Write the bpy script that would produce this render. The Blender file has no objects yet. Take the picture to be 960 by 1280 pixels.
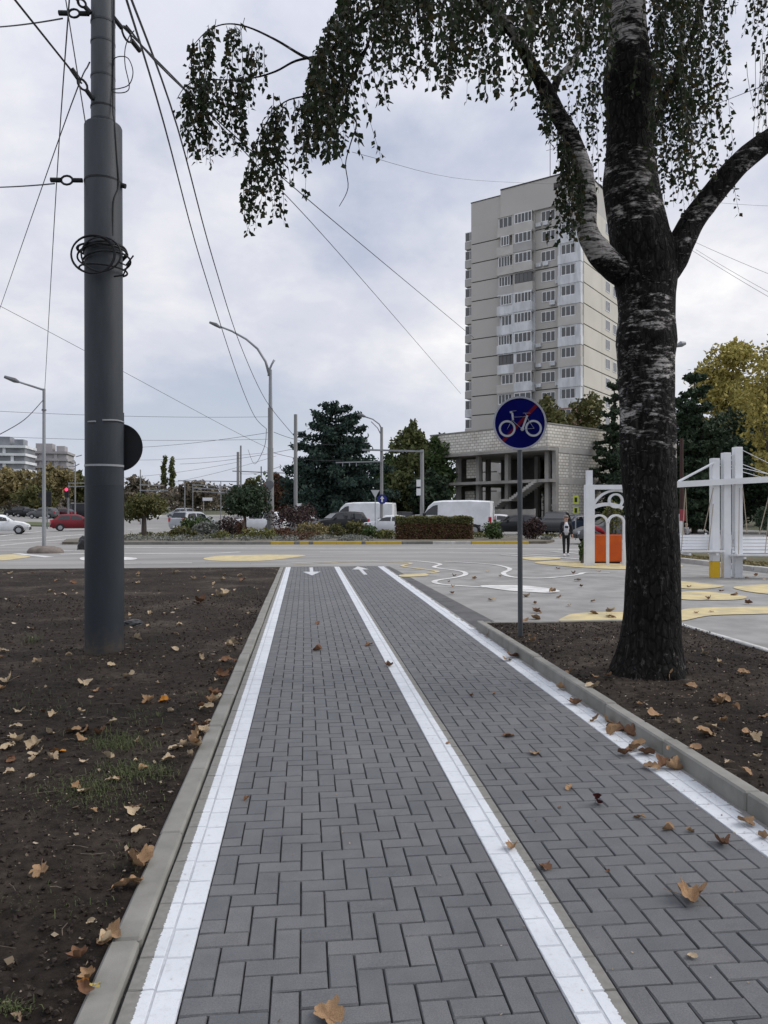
import bpy, bmesh, math, random
from mathutils import Vector, Matrix, noise
R = random.Random(11)
S = bpy.context.scene
C = S.collection
# ------------------------------------------------------------------ camera / light
F, H, TH = 955.0, 1.68, math.radians(5.92)
RX, RY = math.cos(TH), -math.sin(TH)          # camera right (world)
DX, DY = math.sin(TH), math.cos(TH)           # camera forward (world)
CR = -TH
cd = bpy.data.cameras.new('camera'); cam = bpy.data.objects.new('camera', cd); C.objects.link(cam)
cam.location = (0, 0, H); cam.rotation_euler = (math.pi/2, 0, -TH)
cd.sensor_width = 36; cd.lens = F/1280*36; cd.clip_end = 5000; cd.clip_start = 0.05
S.camera = cam
S.view_settings.view_transform = 'Standard'; S.view_settings.look = 'None'
S.view_settings.exposure = 0.32; S.view_settings.gamma = 1.0
SUN_EL, SUN_AZ = math.radians(42), TH + math.radians(84)   # azimuth clockwise from +Y
wd = bpy.data.worlds.new('World'); S.world = wd; wd.use_nodes = True
nt = wd.node_tree; nt.nodes.clear()
def N(t, **k):
    n = nt.nodes.new(t)
    for a, b in k.items(): setattr(n, a, b)
    return n
def LK(a, b): nt.links.new(a, b)
def mth(op, a, b=None, c=None):
    n = N('ShaderNodeMath', operation=op)
    for i, v in enumerate((a, b, c)):
        if v is None: continue
        if isinstance(v, (int, float)): n.inputs[i].default_value = v
        else: LK(v, n.inputs[i])
    return n.outputs[0]
out = N('ShaderNodeOutputWorld'); bg = N('ShaderNodeBackground'); bg.inputs[1].default_value = 0.1
LK(bg.outputs[0], out.inputs[0])
sky = N('ShaderNodeTexSky', sky_type='NISHITA'); sky.sun_disc = False
sky.sun_elevation = SUN_EL; sky.sun_rotation = SUN_AZ; sky.dust_density = 2.0
tc = N('ShaderNodeTexCoord'); sx = N('ShaderNodeSeparateXYZ'); LK(tc.outputs['Generated'], sx.inputs[0])
zz = mth('ADD', mth('MAXIMUM', sx.outputs[2], 0.0), 0.36)
cv = N('ShaderNodeCombineXYZ'); LK(mth('DIVIDE', sx.outputs[0], zz), cv.inputs[0]); LK(mth('DIVIDE', sx.outputs[1], zz), cv.inputs[1])
cv.inputs[2].default_value = 3.7
def noi(scale, det, rough, dist=0.0):
    n = N('ShaderNodeTexNoise'); n.inputs['Scale'].default_value = scale; n.inputs['Detail'].default_value = det
    n.inputs['Roughness'].default_value = rough; n.inputs['Distortion'].default_value = dist
    LK(cv.outputs[0], n.inputs['Vector']); return n.outputs[0]
def ramp(inp, stops):
    n = N('ShaderNodeValToRGB'); LK(inp, n.inputs[0]); e = n.color_ramp.elements
    while len(e) < len(stops): e.new(0.5)
    for q, (p, c) in zip(e, stops): q.position = p; q.color = (*c, 1)
    return n.outputs[0]
def mix(f, a, b, bt='MIX'):
    n = N('ShaderNodeMix', data_type='RGBA', blend_type=bt)
    for i, v in ((0, f), (6, a), (7, b)):
        if isinstance(v, (int, float)): n.inputs[i].default_value = v
        elif isinstance(v, tuple): n.inputs[i].default_value = (*v, 1)
        else: LK(v, n.inputs[i])
    return n.outputs[2]
n1 = noi(1.05, 8, 0.56, 0.15); n2 = noi(5.2, 7, 0.6, 0.25)
cl = ramp(mth('ADD', mth('MULTIPLY', n1, 0.72), mth('MULTIPLY', n2, 0.28)),
          [(0.33, (4.5, 4.85, 5.95)), (0.43, (5.05, 5.25, 6.15)), (0.51, (5.75, 5.9, 6.6)), (0.59, (6.9, 6.9, 7.25)), (0.70, (8.9, 8.8, 8.7))])
cover = ramp(n1, [(0.37, (0.55,)*3), (0.49, (0.97,)*3)])
col = mix(cover, sky.outputs[0], cl)
# a hazy band towards the horizon, brighter towards the zenith (overcast luminance)
hz = N('ShaderNodeMapRange'); LK(sx.outputs[2], hz.inputs[0]); hz.inputs[1].default_value = 0.0; hz.inputs[2].default_value = 0.22
hz.inputs[3].default_value = 0.75; hz.inputs[4].default_value = 0.0
col = mix(hz.outputs[0], col, (5.0, 5.4, 6.3))
zb = mth('ADD', 1.0, mth('MULTIPLY', mth('POWER', mth('MAXIMUM', sx.outputs[2], 0.0), 3.0), 0.7))
cc = N('ShaderNodeCombineXYZ'); [LK(zb, cc.inputs[i]) for i in range(3)]
col = mix(1.0, col, cc.outputs[0], 'MULTIPLY')
LK(col, bg.inputs[0])
sl = bpy.data.lights.new('sun', 'SUN'); sl.energy = 1.6; sl.angle = math.radians(35); sl.color = (1.0, 0.955, 0.9)
so = bpy.data.objects.new('sun', sl); C.objects.link(so)
sdir = Vector((math.sin(SUN_AZ)*math.cos(SUN_EL), math.cos(SUN_AZ)*math.cos(SUN_EL), math.sin(SUN_EL)))
so.rotation_euler = sdir.to_track_quat('Z', 'Y').to_euler(); so.location = (0, 0, 60)

# ------------------------------------------------------------------ helpers
def W(px, zc, z=0.0):
    xc = (px-480)/F*zc
    return Vector((RX*xc+DX*zc, RY*xc+DY*zc, z))
def WP(px, py, zc): return W(px, zc, H+(640-py)/F*zc)
def G(px, py, z=0.0): return W(px, F*(H-z)/(py-640), z)
def zg(zc): return 0.0 if zc < 80 else (zc-80)*0.016      # the ground climbs gently far away
def lerp(a, b, t): return a+(b-a)*t
def interp(tab, x):
    if x <= tab[0][0]: return tab[0][1]
    for (a, b), (c, d) in zip(tab, tab[1:]):
        if x <= c: return b+(d-b)*(x-a)/(c-a)
    return tab[-1][1]

MATS = {}
def mat(name, col, col2=None, scale=6.0, rough=0.8, metal=0.0, bump=0.0, bscale=60.0, spec=0.4, island=None,
        lo=0.38, hi=0.62, emit=None, detail=5, stretch=None, trans=0.0, bdist=0.01):
    if name in MATS: return MATS[name]
    m = bpy.data.materials.new(name); m.use_nodes = True; MATS[name] = m
    t = m.node_tree; b = t.nodes['Principled BSDF']; lk = t.links.new
    b.inputs['Roughness'].default_value = rough; b.inputs['Metallic'].default_value = metal
    b.inputs['Specular IOR Level'].default_value = spec
    b.inputs['Base Color'].default_value = (*col, 1)
    co = t.nodes.new('ShaderNodeTexCoord'); vec = co.outputs['Object']
    if stretch:
        mp = t.nodes.new('ShaderNodeMapping'); lk(vec, mp.inputs[0]); mp.inputs['Scale'].default_value = stretch; vec = mp.outputs[0]
    src = None
    if island:
        g = t.nodes.new('ShaderNodeNewGeometry'); r = t.nodes.new('ShaderNodeValToRGB'); lk(g.outputs['Random Per Island'], r.inputs[0])
        e = r.color_ramp.elements
        while len(e) < len(island): e.new(0.5)
        for i, c in enumerate(island): e[i].position = i/max(1, len(island)-1); e[i].color = (*c, 1)
        src = r.outputs[0]; lk(src, b.inputs['Base Color'])
    if col2:
        n = t.nodes.new('ShaderNodeTexNoise'); n.inputs['Scale'].default_value = scale; n.inputs['Detail'].default_value = detail
        n.inputs['Roughness'].default_value = 0.6; lk(vec, n.inputs['Vector'])
        r = t.nodes.new('ShaderNodeValToRGB'); lk(n.outputs[0], r.inputs[0])
        r.color_ramp.elements[0].position = lo; r.color_ramp.elements[1].position = hi
        if src:
            r.color_ramp.elements[0].color = (1, 1, 1, 1); r.color_ramp.elements[1].color = (*col2, 1)
            x = t.nodes.new('ShaderNodeMix'); x.data_type = 'RGBA'; x.blend_type = 'MULTIPLY'; x.inputs[0].default_value = 1
            lk(src, x.inputs[6]); lk(r.outputs[0], x.inputs[7]); lk(x.outputs[2], b.inputs['Base Color'])
        else:
            r.color_ramp.elements[0].color = (*col, 1); r.color_ramp.elements[1].color = (*col2, 1)
            lk(r.outputs[0], b.inputs['Base Color'])
    if bump:
        n = t.nodes.new('ShaderNodeTexNoise'); n.inputs['Scale'].default_value = bscale; n.inputs['Detail'].default_value = 6
        lk(vec, n.inputs['Vector']); bp = t.nodes.new('ShaderNodeBump'); bp.inputs['Strength'].default_value = bump
        bp.inputs['Distance'].default_value = bdist; lk(n.outputs[0], bp.inputs['Height']); lk(bp.outputs[0], b.inputs['Normal'])
    if emit:
        b.inputs['Emission Color'].default_value = (*emit[0], 1); b.inputs['Emission Strength'].default_value = emit[1]
    if trans:
        tr = t.nodes.new('ShaderNodeBsdfTranslucent'); mx = t.nodes.new('ShaderNodeMixShader'); mx.inputs[0].default_value = trans
        if src: lk(src, tr.inputs[0])
        else: tr.inputs[0].default_value = (*col, 1)
        o = t.nodes['Material Output']; lk(b.outputs[0], mx.inputs[1]); lk(tr.outputs[0], mx.inputs[2]); lk(mx.outputs[0], o.inputs[0])
    return m

def tagp(o, label=None, cat=None, group=None, kind=None):
    if label: o['label'] = label
    if cat: o['category'] = cat
    if group: o['group'] = group
    if kind: o['kind'] = kind
    return o
def thing(name, label, cat, loc=(0, 0, 0), rz=0.0, group=None):
    o = bpy.data.objects.new(name, None); C.objects.link(o); o.empty_display_size = 0.2
    o.location = loc; o.rotation_euler = (0, 0, rz)
    return tagp(o, label, cat, group)
def kids(o): return [c for c in bpy.data.objects if c.parent == o]
def dup(o, parent=None):
    c = o.copy(); C.objects.link(c)
    if parent: c.parent = parent
    for k in list(o.children): dup(k, c)
    return c

class MB:
    """collects shapes; build() links them as one mesh object"""
    def __init__(s): s.v = []; s.f = []; s.mi = []; s.m = Matrix.Identity(4); s.cur = 0
    def add(s, vs, fs, mi=None):
        o = len(s.v); M = s.m
        s.v += [tuple(M @ Vector(p)) for p in vs]
        s.f += [tuple(i+o for i in f) for f in fs]
        s.mi += [s.cur if mi is None else mi]*len(fs); return s
    def box(s, x0, x1, y0, y1, z0, z1, mi=None, bev=0.0):
        if bev <= 0:
            return s.add([(x0,y0,z0),(x1,y0,z0),(x1,y1,z0),(x0,y1,z0),(x0,y0,z1),(x1,y0,z1),(x1,y1,z1),(x0,y1,z1)],
                     [(0,3,2,1),(4,5,6,7),(0,1,5,4),(1,2,6,5),(2,3,7,6),(3,0,4,7)], mi)
        b = bev; vs = []; fs = []
        pl = [(x0+b,y0),(x1-b,y0),(x1,y0+b),(x1,y1-b),(x1-b,y1),(x0+b,y1),(x0,y1-b),(x0,y0+b)]
        inn = [(min(max(x,x0+b),x1-b), min(max(y,y0+b),y1-b)) for x, y in pl]
        rows = [(inn,z0),(pl,z0+b),(pl,z1-b),(inn,z1)]
        for p, z in rows: vs += [(x,y,z) for x, y in p]
        for k in range(3):
            for i in range(8):
                j = (i+1) % 8; fs.append((k*8+i, k*8+j, k*8+8+j, k*8+8+i))
        fs.append(tuple(range(7,-1,-1))); fs.append(tuple(24+i for i in range(8)))
        return s.add(vs, fs, mi)
    def tube(s, pts, rad, n=8, cap=True, mi=None, fn=None):
        pts = [Vector(p) for p in pts]
        if not hasattr(rad, '__len__'): rad = [rad]*len(pts)
        vs = []; fs = []; up = None
        for i, p in enumerate(pts):
            t = (pts[min(i+1, len(pts)-1)]-pts[max(i-1, 0)])
            t = t.normalized() if t.length > 1e-9 else Vector((0,0,1))
            if up is None:
                up = Vector((1,0,0)) if abs(t.x) < 0.8 else Vector((0,1,0))
            up = (up-t*up.dot(t)); up = up.normalized() if up.length > 1e-6 else t.orthogonal().normalized()
            w = t.cross(up)
            for k in range(n):
                a = 2*math.pi*k/n; d = up*math.cos(a)+w*math.sin(a); r = rad[i]
                if fn: r *= fn(i, a, p+d*r)
                vs.append(tuple(p+d*r))
        for i in range(len(pts)-1):
            for k in range(n):
                q = (k+1) % n; fs.append((i*n+k, i*n+q, i*n+n+q, i*n+n+k))
        if cap: fs.append(tuple(range(n-1,-1,-1))); fs.append(tuple((len(pts)-1)*n+k for k in range(n)))
        return s.add(vs, fs, mi)
    def bar(s, a, b, w, h=None, mi=None):
        """square bar between two points"""
        h = h or w; a = Vector(a); b = Vector(b); t = (b-a).normalized()
        u = Vector((0,0,1)) if abs(t.z) < 0.9 else Vector((0,1,0))
        x = t.cross(u).normalized()*w/2; y = x.cross(t).normalized()*h/2
        vs = [a-x-y, a+x-y, a+x+y, a-x+y, b-x-y, b+x-y, b+x+y, b-x+y]
        return s.add(vs, [(0,3,2,1),(4,5,6,7),(0,1,5,4),(1,2,6,5),(2,3,7,6),(3,0,4,7)], mi)
    def lathe(s, prof, n=16, mi=None, c=(0,0,0)):
        vs = [(c[0]+r*math.cos(2*math.pi*k/n), c[1]+r*math.sin(2*math.pi*k/n), c[2]+z) for r, z in prof for k in range(n)]
        fs = [(i*n+k, i*n+(k+1)%n, i*n+n+(k+1)%n, i*n+n+k) for i in range(len(prof)-1) for k in range(n)]
        fs.append(tuple(range(n-1,-1,-1))); fs.append(tuple((len(prof)-1)*n+k for k in range(n)))
        return s.add(vs, fs, mi)
    def prism(s, poly, y0, y1, mi=None):
        """polygon in xz extruded along y"""
        n = len(poly); vs = [(x,y0,z) for x, z in poly]+[(x,y1,z) for x, z in poly]
        fs = [tuple(range(n)), tuple(range(2*n-1, n-1, -1))]+[(i,(i+n),((i+1)%n+n),(i+1)%n) for i in range(n)]
        return s.add(vs, fs, mi)
    def ring(s, cx, cz, r0, r1, y0, y1, a0=0.0, a1=360.0, n=32, mi=None):
        """annulus (or arc) in xz, thick along y"""
        vs = []; fs = []; full = abs(a1-a0) >= 359.9; cnt = n if full else n+1
        for k in range(cnt):
            a = math.radians(a0+(a1-a0)*k/n); c, q = math.cos(a), math.sin(a)
            vs += [(cx+r0*c,y0,cz+r0*q),(cx+r1*c,y0,cz+r1*q),(cx+r1*c,y1,cz+r1*q),(cx+r0*c,y1,cz+r0*q)]
        for k in range(n):
            i = k*4; j = ((k+1) % cnt)*4
            for e in range(4): g = (e+1) % 4; fs.append((i+e, j+e, j+g, i+g))
        if not full: fs += [(3,2,1,0), tuple((cnt-1)*4+e for e in range(4))]
        return s.add(vs, fs, mi)
    def build(s, name, m, parent=None, smooth=False, loc=None, **k):
        me = bpy.data.meshes.new(name); me.from_pydata(s.v, [], s.f)
        ms = m if isinstance(m, (list, tuple)) else [m]
        for q in ms: me.materials.append(q)
        if len(ms) > 1: me.polygons.foreach_set('material_index', s.mi)
        if smooth:
            me.polygons.foreach_set('use_smooth', [True]*len(me.polygons))
            if smooth != 'all': me.set_sharp_from_angle(angle=math.radians(40))
        me.update(); o = bpy.data.objects.new(name, me); C.objects.link(o)
        if parent: o.parent = parent
        if loc is not None: o.location = loc
        return tagp(o, **k)

def leaf_cloud(blobs, n, size, rnd, shell=0.55, flat=1.0, droop=0.0):
    """leaf-sized folded quads through ellipsoid blobs [(x,y,z,rx,ry,rz)]"""
    mb = MB(); wts = [b[3]*b[4]*b[5] for b in blobs]
    wts = [w**0.67 for w in wts]
    for b in rnd.choices(blobs, wts, k=n):
        d = Vector((rnd.gauss(0,1), rnd.gauss(0,1), rnd.gauss(0,1))).normalized()*(shell+(1-shell)*rnd.random()) * (1+0.12*rnd.gauss(0,1))
        p = Vector((b[0]+d.x*b[3], b[1]+d.y*b[4], b[2]+d.z*b[5]))
        a = Vector((rnd.gauss(0,1), rnd.gauss(0,1), rnd.gauss(0,flat)-droop)).normalized()
        q = a.cross(Vector((rnd.gauss(0,1), rnd.gauss(0,1), rnd.gauss(0,1)))).normalized()
        s = size*(0.6+0.8*rnd.random()); k = a.cross(q)*s*0.18
        mb.v += [tuple(p-a*s), tuple(p+q*s*0.6-k), tuple(p+a*s), tuple(p-q*s*0.6-k)]
        i = len(mb.v)-4; mb.f.append((i, i+1, i+2, i+3)); mb.mi.append(0)
    return mb

# ------------------------------------------------------------------ ground, path, road
def zg(zc): return 0.0 if zc < 80 else (min(zc, 260)-80)*0.016
rows = [-60, -25, 0, 20, 40, 60, 80, 100, 120, 150, 190, 230, 260, 330, 500, 900, 3000]
colx = [-1, -.5, -.25, -.1, 0, .1, .25, .5, 1]
mb = MB(); vs = []
for zc in rows:
    for c in colx:
        x = c*max(260, zc*1.4)
        vs.append((RX*x+DX*zc, RY*x+DY*zc, zg(zc)-0.05))
nc = len(colx)
mb.add(vs, [(i*nc+j, i*nc+j+1, i*nc+nc+j+1, i*nc+nc+j) for i in range(len(rows)-1) for j in range(nc-1)])
mb.build('ground', mat('ground', (0.075,0.065,0.042), (0.06,0.075,0.03), 0.35, 0.95, bump=0.4, bscale=3), kind='structure')

# clay block pavers in a square herringbone, one shape per block
def pave(mb, x0, x1, y0, y1, rnd, z=0.0, mi=0, ch=0.0040, gap=0.0027):
    dz = rnd.gauss(0, 0.0007); tx = rnd.gauss(0, 0.003); ty = rnd.gauss(0, 0.003)
    x0 += gap; x1 -= gap; y0 += gap; y1 -= gap
    if x1-x0 < 0.012 or y1-y0 < 0.012: return
    cx, cy = (x0+x1)/2, (y0+y1)/2
    def P(x, y, d): return (x, y, z+dz+d+(x-cx)*tx+(y-cy)*ty)
    A = [(x0,y0),(x1,y0),(x1,y1),(x0,y1)]; B = [(x0+ch,y0+ch),(x1-ch,y0+ch),(x1-ch,y1-ch),(x0+ch,y1-ch)]
    A = [(x+rnd.gauss(0,.0006), y+rnd.gauss(0,.0006)) for x, y in A]; B = [(x+rnd.gauss(0,.0011), y+rnd.gauss(0,.0011)) for x, y in B]; v = [P(x,y,-0.02) for x, y in A]+[P(x,y,-ch*1.7) for x, y in A]+[P(x,y,0) for x, y in B]
    f = [(8,9,10,11)]+[(i,(i+1)%4,4+(i+1)%4,4+i) for i in range(4)]+[(4+i,4+(i+1)%4,8+(i+1)%4,8+i) for i in range(4)]
    mb.add(v, f, mi)
V0, V1 = -0.6, 23.62
rp = random.Random(3)
pv = MB(); wq = 0.1
for (ua, ub) in ((-0.422, 0.8945), (1.0965, 2.239)):
    nx = round((ub-ua)/wq); xq = (ub-ua)/nx
    for j in range(int((V1-V0)/wq)+1):
        for i in range(-1, nx+1):
            k = (i+j) % 4; x = ua+i*xq; y = V0+j*wq
            if k == 0: q = (x, x+2*xq, y, y+wq)
            elif k == 2: q = (x, x+xq, y, y+2*wq)
            else: continue
            a, b, c, d = max(q[0],ua), min(q[1],ub), q[2], min(q[3],V1)
            if b-a > 0.012 and d-c > 0.012: pave(pv, a, b, c, d, rp)
slab = (0.135,0.137,0.142)
m = bpy.data.materials.new('paver_concrete'); m.use_nodes = True; nt = m.node_tree; bs = nt.nodes['Principled BSDF']
co = N('ShaderNodeTexCoord'); ge = N('ShaderNodeNewGeometry')
def pn(s, d=6, r=.6):
    n = N('ShaderNodeTexNoise'); n.inputs['Scale'].default_value = s; n.inputs['Detail'].default_value = d; n.inputs['Roughness'].default_value = r
    LK(co.outputs['Object'], n.inputs['Vector']); return n.outputs[0]
tone = ramp(ge.outputs['Random Per Island'], [(0, (.090,.095,.102)), (.2, (.109,.113,.119)), (.4, (.095,.100,.107)), (.6, (.121,.124,.128)), (.8, (.099,.103,.109)), (1, (.113,.115,.118))])
tone = mix(1, tone, ramp(pn(.55, 9, .7), [(.3, (.80,.80,.81)), (.52, (1,1,1)), (.7, (1.16,1.14,1.10))]), 'MULTIPLY')
tone = mix(1, tone, ramp(pn(5, 8, .7), [(.3, (.84,.84,.85)), (.7, (1.14,1.13,1.12))]), 'MULTIPLY')
tone = mix(1, tone, ramp(pn(190, 3), [(.32, (.72,.72,.72)), (.5, (1,1,1)), (.70, (1.3,1.28,1.25))]), 'MULTIPLY')
spot = ramp(pn(2.3, 4, .5), [(.235, (.55,.55,.55)), (.27, (1,1,1))])
LK(mix(1, tone, spot, 'MULTIPLY'), bs.inputs['Base Color']); bs.inputs['Roughness'].default_value = .62; bs.inputs['Specular IOR Level'].default_value = .5
bu = N('ShaderNodeBump'); bu.inputs['Strength'].default_value = .45; bu.inputs['Distance'].default_value = .003; LK(pn(260, 5, .7), bu.inputs['Height']); LK(bu.outputs[0], bs.inputs['Normal'])
m_pav = m
pv.build('cycle_path', m_pav, kind='structure')
# border rows of plain pavers, painted with the lane lines
bp = MB()
for ua in (-0.624, -0.523, 0.8945, 0.9955, 2.239, 2.34):
    off = rp.random()*0.2
    y = V0-off
    while y < V1:
        pave(bp, ua, ua+0.101, max(y, V0-0.2), min(y+0.2, V1), rp); y += 0.2
m = bpy.data.materials.new('line_paint_on_pavers'); m.use_nodes = True; nt = m.node_tree; bs = nt.nodes['Principled BSDF']
co = N('ShaderNodeTexCoord'); sp = N('ShaderNodeSeparateXYZ'); LK(co.outputs['Object'], sp.inputs[0])
nz = N('ShaderNodeTexNoise'); nz.inputs['Scale'].default_value = 90; nz.inputs['Detail'].default_value = 4; LK(co.outputs['Object'], nz.inputs['Vector'])
xx = mth('ADD', sp.outputs[0], mth('MULTIPLY', mth('SUBTRACT', nz.outputs[0], 0.5), 0.022))
msk = None
for a, b in ((-0.568, -0.30), (0.70, 1.046), (2.20, 2.430)):
    t = mth('MULTIPLY', mth('GREATER_THAN', xx, a), mth('LESS_THAN', xx, b)); msk = t if msk is None else mth('ADD', msk, t)
n3 = N('ShaderNodeTexNoise'); n3.inputs['Scale'].default_value = 3.0; n3.inputs['Detail'].default_value = 6; LK(co.outputs['Object'], n3.inputs['Vector'])
white = ramp(n3.outputs[0], [(0.35, (0.52,0.55,0.58)), (0.62, (0.58,0.61,0.64))])
n4 = N('ShaderNodeTexNoise'); n4.inputs['Scale'].default_value = 35.0; n4.inputs['Detail'].default_value = 6; LK(co.outputs['Object'], n4.inputs['Vector'])
grey = ramp(n4.outputs[0], [(0.3, (0.15,0.147,0.132)), (0.7, (0.20,0.196,0.178))])
scf = ramp(n4.outputs[0], [(0.245, (0.45,)*3), (0.30, (1,)*3)])
dirt = ramp(n4.outputs[0], [(0.30, (.90,.89,.88)), (0.48, (1,1,1))]); n6 = N('ShaderNodeTexNoise'); n6.inputs['Scale'].default_value = 220; LK(co.outputs['Object'], n6.inputs['Vector'])
white = mix(1, mix(1, white, dirt, 'MULTIPLY'), ramp(n6.outputs[0], [(.28, (.8,.8,.8)), (.42, (1,1,1))]), 'MULTIPLY')
LK(mix(mth('MINIMUM', msk, scf), grey, white), bs.inputs['Base Color']); bs.inputs['Roughness'].default_value = 0.7
bu = N('ShaderNodeBump'); bu.inputs['Strength'].default_value = 0.3; bu.inputs['Distance'].default_value = 0.002
n5 = N('ShaderNodeTexNoise'); n5.inputs['Scale'].default_value = 350; LK(co.outputs['Object'], n5.inputs['Vector']); LK(n5.outputs[0], bu.inputs['Height']); LK(bu.outputs[0], bs.inputs['Normal'])
bp.build('path_border', m, kind='structure')
# joints: white paint ran into the joints of the lines, dark sand elsewhere
mb = MB(); mb.box(-0.63, 2.455, V0-.2, V1, -0.04, -0.0145); mb.build('path_bedding', mat('joint_sand', (0.022,0.022,0.022), (0.045,0.043,0.04), 40, 0.95), kind='structure')
mb = MB()
for a, b in ((-0.563,-0.424),(0.897,1.04),(2.242,2.425)): mb.box(a, b, V0-.2, V1, -0.006, -0.0032)
mb.build('path_line', mat('line_joint', (0.46,0.48,0.51), (0.36,0.375,0.40), 20, 0.8), kind='structure')
# kerbs of one-metre blocks
m_kerb = mat('kerb_concrete', (0.17,0.168,0.15), (0.235,0.23,0.21), 3.0, 0.85, bump=0.4, bscale=160, bdist=0.003)
def kerb(name, p0, p1, w, z0, z1, m=m_kerb, seg=1.0, gap=0.008, bev=0.012, off=0.35):
    p0 = Vector((*p0, 0)); p1 = Vector((*p1, 0)); d = (p1-p0); L = d.length; a = math.atan2(d.y, d.x)
    mb = MB(); s = -off*seg
    while s < L:
        e = min(s+seg, L); b = max(s, 0)
        if e-b > 0.05:
            jr = random.Random(int(s*1000)+7); mb.m = Matrix.Translation(p0) @ Matrix.Rotation(a, 4, 'Z') @ Matrix.Translation((b, jr.gauss(0,.002), 0)) @ Matrix.Rotation(jr.gauss(0,0.002), 4, 'Z')
            j = jr.gauss(0, 0.003); mb.box(gap/2, e-b-gap/2, 0, w, z0, z1+j, bev=bev)
        s += seg
    return mb.build(name, m, kind='structure')
kerb('kerb', (-0.634, -0.6), (-0.634, 23.55), 0.113, -0.06, 0.024)
kerb('kerb', (2.56, -0.6), (2.56, 10.8), 0.105, -0.06, 0.115)
kerb('kerb', (5.32, 10.82), (2.565, 10.82), 0.09, -0.06, 0.10, seg=1.0)
kerb('kerb', (5.33, -0.6), (5.33, 10.8), 0.08, -0.06, 0.105, m=mat('white_kerb', (0.55,0.55,0.53), (0.38,0.38,0.36), 4, 0.8), off=0.1)

# soil beds: real bumps, finer near the camera
def soil_z(u, v, base):
    p = Vector((u*1.3, v*1.3, 0))
    z = noise.noise(p)*0.022 + noise.noise(p*4.1)*0.012 + noise.noise(p*13)*0.007
    if v < 9: z += noise.noise(p*22)*0.007+noise.noise(p*45)*0.004
    return base+z
def soil(name, us, vs_, base, m, edge):
    mb = MB(); n = len(us)
    vv = []
    for v in vs_:
        for u in us:
            t = min(1.0, edge(u, v)/0.25); z = base+(soil_z(u, v, base)-base)*(0.35+0.65*t)-(1-t)*0.012
            vv.append((u, v, z))
    mb.add(vv, [(j*n+i, j*n+i+1, j*n+n+i+1, j*n+n+i) for j in range(len(vs_)-1) for i in range(n-1)])
    return mb.build(name, m, smooth='all', kind='structure')
def grow(a, b, s0, k):
    o = [a]; s = s0
    while (o[-1] < b if b > a else o[-1] > b):
        o.append(o[-1]+(s if b > a else -s)); s *= k
    o[-1] = b; return o
m = bpy.data.materials.new('soil'); m.use_nodes = True; nt = m.node_tree; bs = nt.nodes['Principled BSDF']; MATS['soil'] = m
co = N('ShaderNodeTexCoord')
def nz_(s, d=6, r=.65):
    n = N('ShaderNodeTexNoise'); n.inputs['Scale'].default_value = s; n.inputs['Detail'].default_value = d; n.inputs['Roughness'].default_value = r
    LK(co.outputs['Object'], n.inputs['Vector']); return n.outputs[0]
big = ramp(nz_(0.7), [(0.36, (0.019,0.0148,0.0120)), (0.52, (0.034,0.0265,0.0212)), (0.68, (0.078,0.063,0.051))])
med = ramp(nz_(14), [(0.3, (0.4,0.4,0.4)), (0.7, (1.6,1.58,1.55))])
fin = ramp(nz_(120, 3), [(0.68, (1,1,1)), (0.76, (2.3,2.2,2.0))])
cb = mix(1, mix(1, big, med, 'MULTIPLY'), fin, 'MULTIPLY')
gm = ramp(nz_(0.9, 8, .75), [(0.60, (0,)*3), (0.70, (0.5,)*3)])
LK(mix(gm, cb, (0.050,0.058,0.022)), bs.inputs['Base Color']); bs.inputs['Roughness'].default_value = 0.95; bs.inputs['Specular IOR Level'].default_value = 0.15
bu = N('ShaderNodeBump'); bu.inputs['Strength'].default_value = 0.9; bu.inputs['Distance'].default_value = 0.035; LK(nz_(38, 9, .75), bu.inputs['Height']); LK(bu.outputs[0], bs.inputs['Normal'])
m_soil = m
us = [-0.744]+[-x for x in grow(0.765, 14.5, 0.028, 1.012)][0:]; us = sorted(us)
vs_ = grow(1.2, 23.5, 0.028, 1.009)
soil('soil', us, vs_, 0.012, m_soil, lambda u, v: min(-0.744-u+0.02, 23.5-v))
soil('soil', grow(2.558, 5.33, 0.045, 1.0), grow(1.5, 10.82, 0.03, 1.008), 0.095, m_soil, lambda u, v: min(u-2.558, 5.33-u, 10.82-v))

# road and plaza
def sheet(name, rect_rows, m, z, kind='structure'):
    mb = MB(); n = len(rect_rows[0]); vv = [p for r in rect_rows for p in r]
    mb.add(vv, [(j*n+i, j*n+i+1, j*n+n+i+1, j*n+n+i) for j in range(len(rect_rows)-1) for i in range(n-1)])
    return mb.build(name, m, kind=kind)
m_road = mat('asphalt', (0.195,0.19,0.182), (0.275,0.268,0.256), 0.5, 0.9, bump=0.3, bscale=120, bdist=0.003, detail=12, stretch=(0.3,1.4,1), lo=.36, hi=.64)
m_plaza = mat('plaza_asphalt', (0.195,0.192,0.184), (0.285,0.281,0.27), 1.3, 0.9, bump=0.5, bscale=150, bdist=0.004, detail=12, lo=.36, hi=.64)
sheet('road', [[(u, v, 0.0) for u in (-90, -30, 0, 30, 60)] for v in (23.55, 40, 60)], m_road, 0)
rr = []
for zc in (58, 70, 80, 95, 110, 130, 150):
    rr.append([(RX*x+DX*zc, RY*x+DY*zc, zg(zc)+0.004-(0.012 if zc == 58 else 0)) for x in (-110, -60, -25, -3)])
sheet('road', rr, m_road, 0)
sheet('road', [[(RX*x+DX*zc, RY*x+DY*zc, 0.004) for x in (-3, 8, 22, 34)] for zc in (58.5, 66, 76)], m_road, 0)
sheet('plaza', [[(u, v, 0.0) for u in (2.41, 5.4, 15, 40)] for v in (-3, 5, 11, 17, 23.55)], m_plaza, 0)
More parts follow.
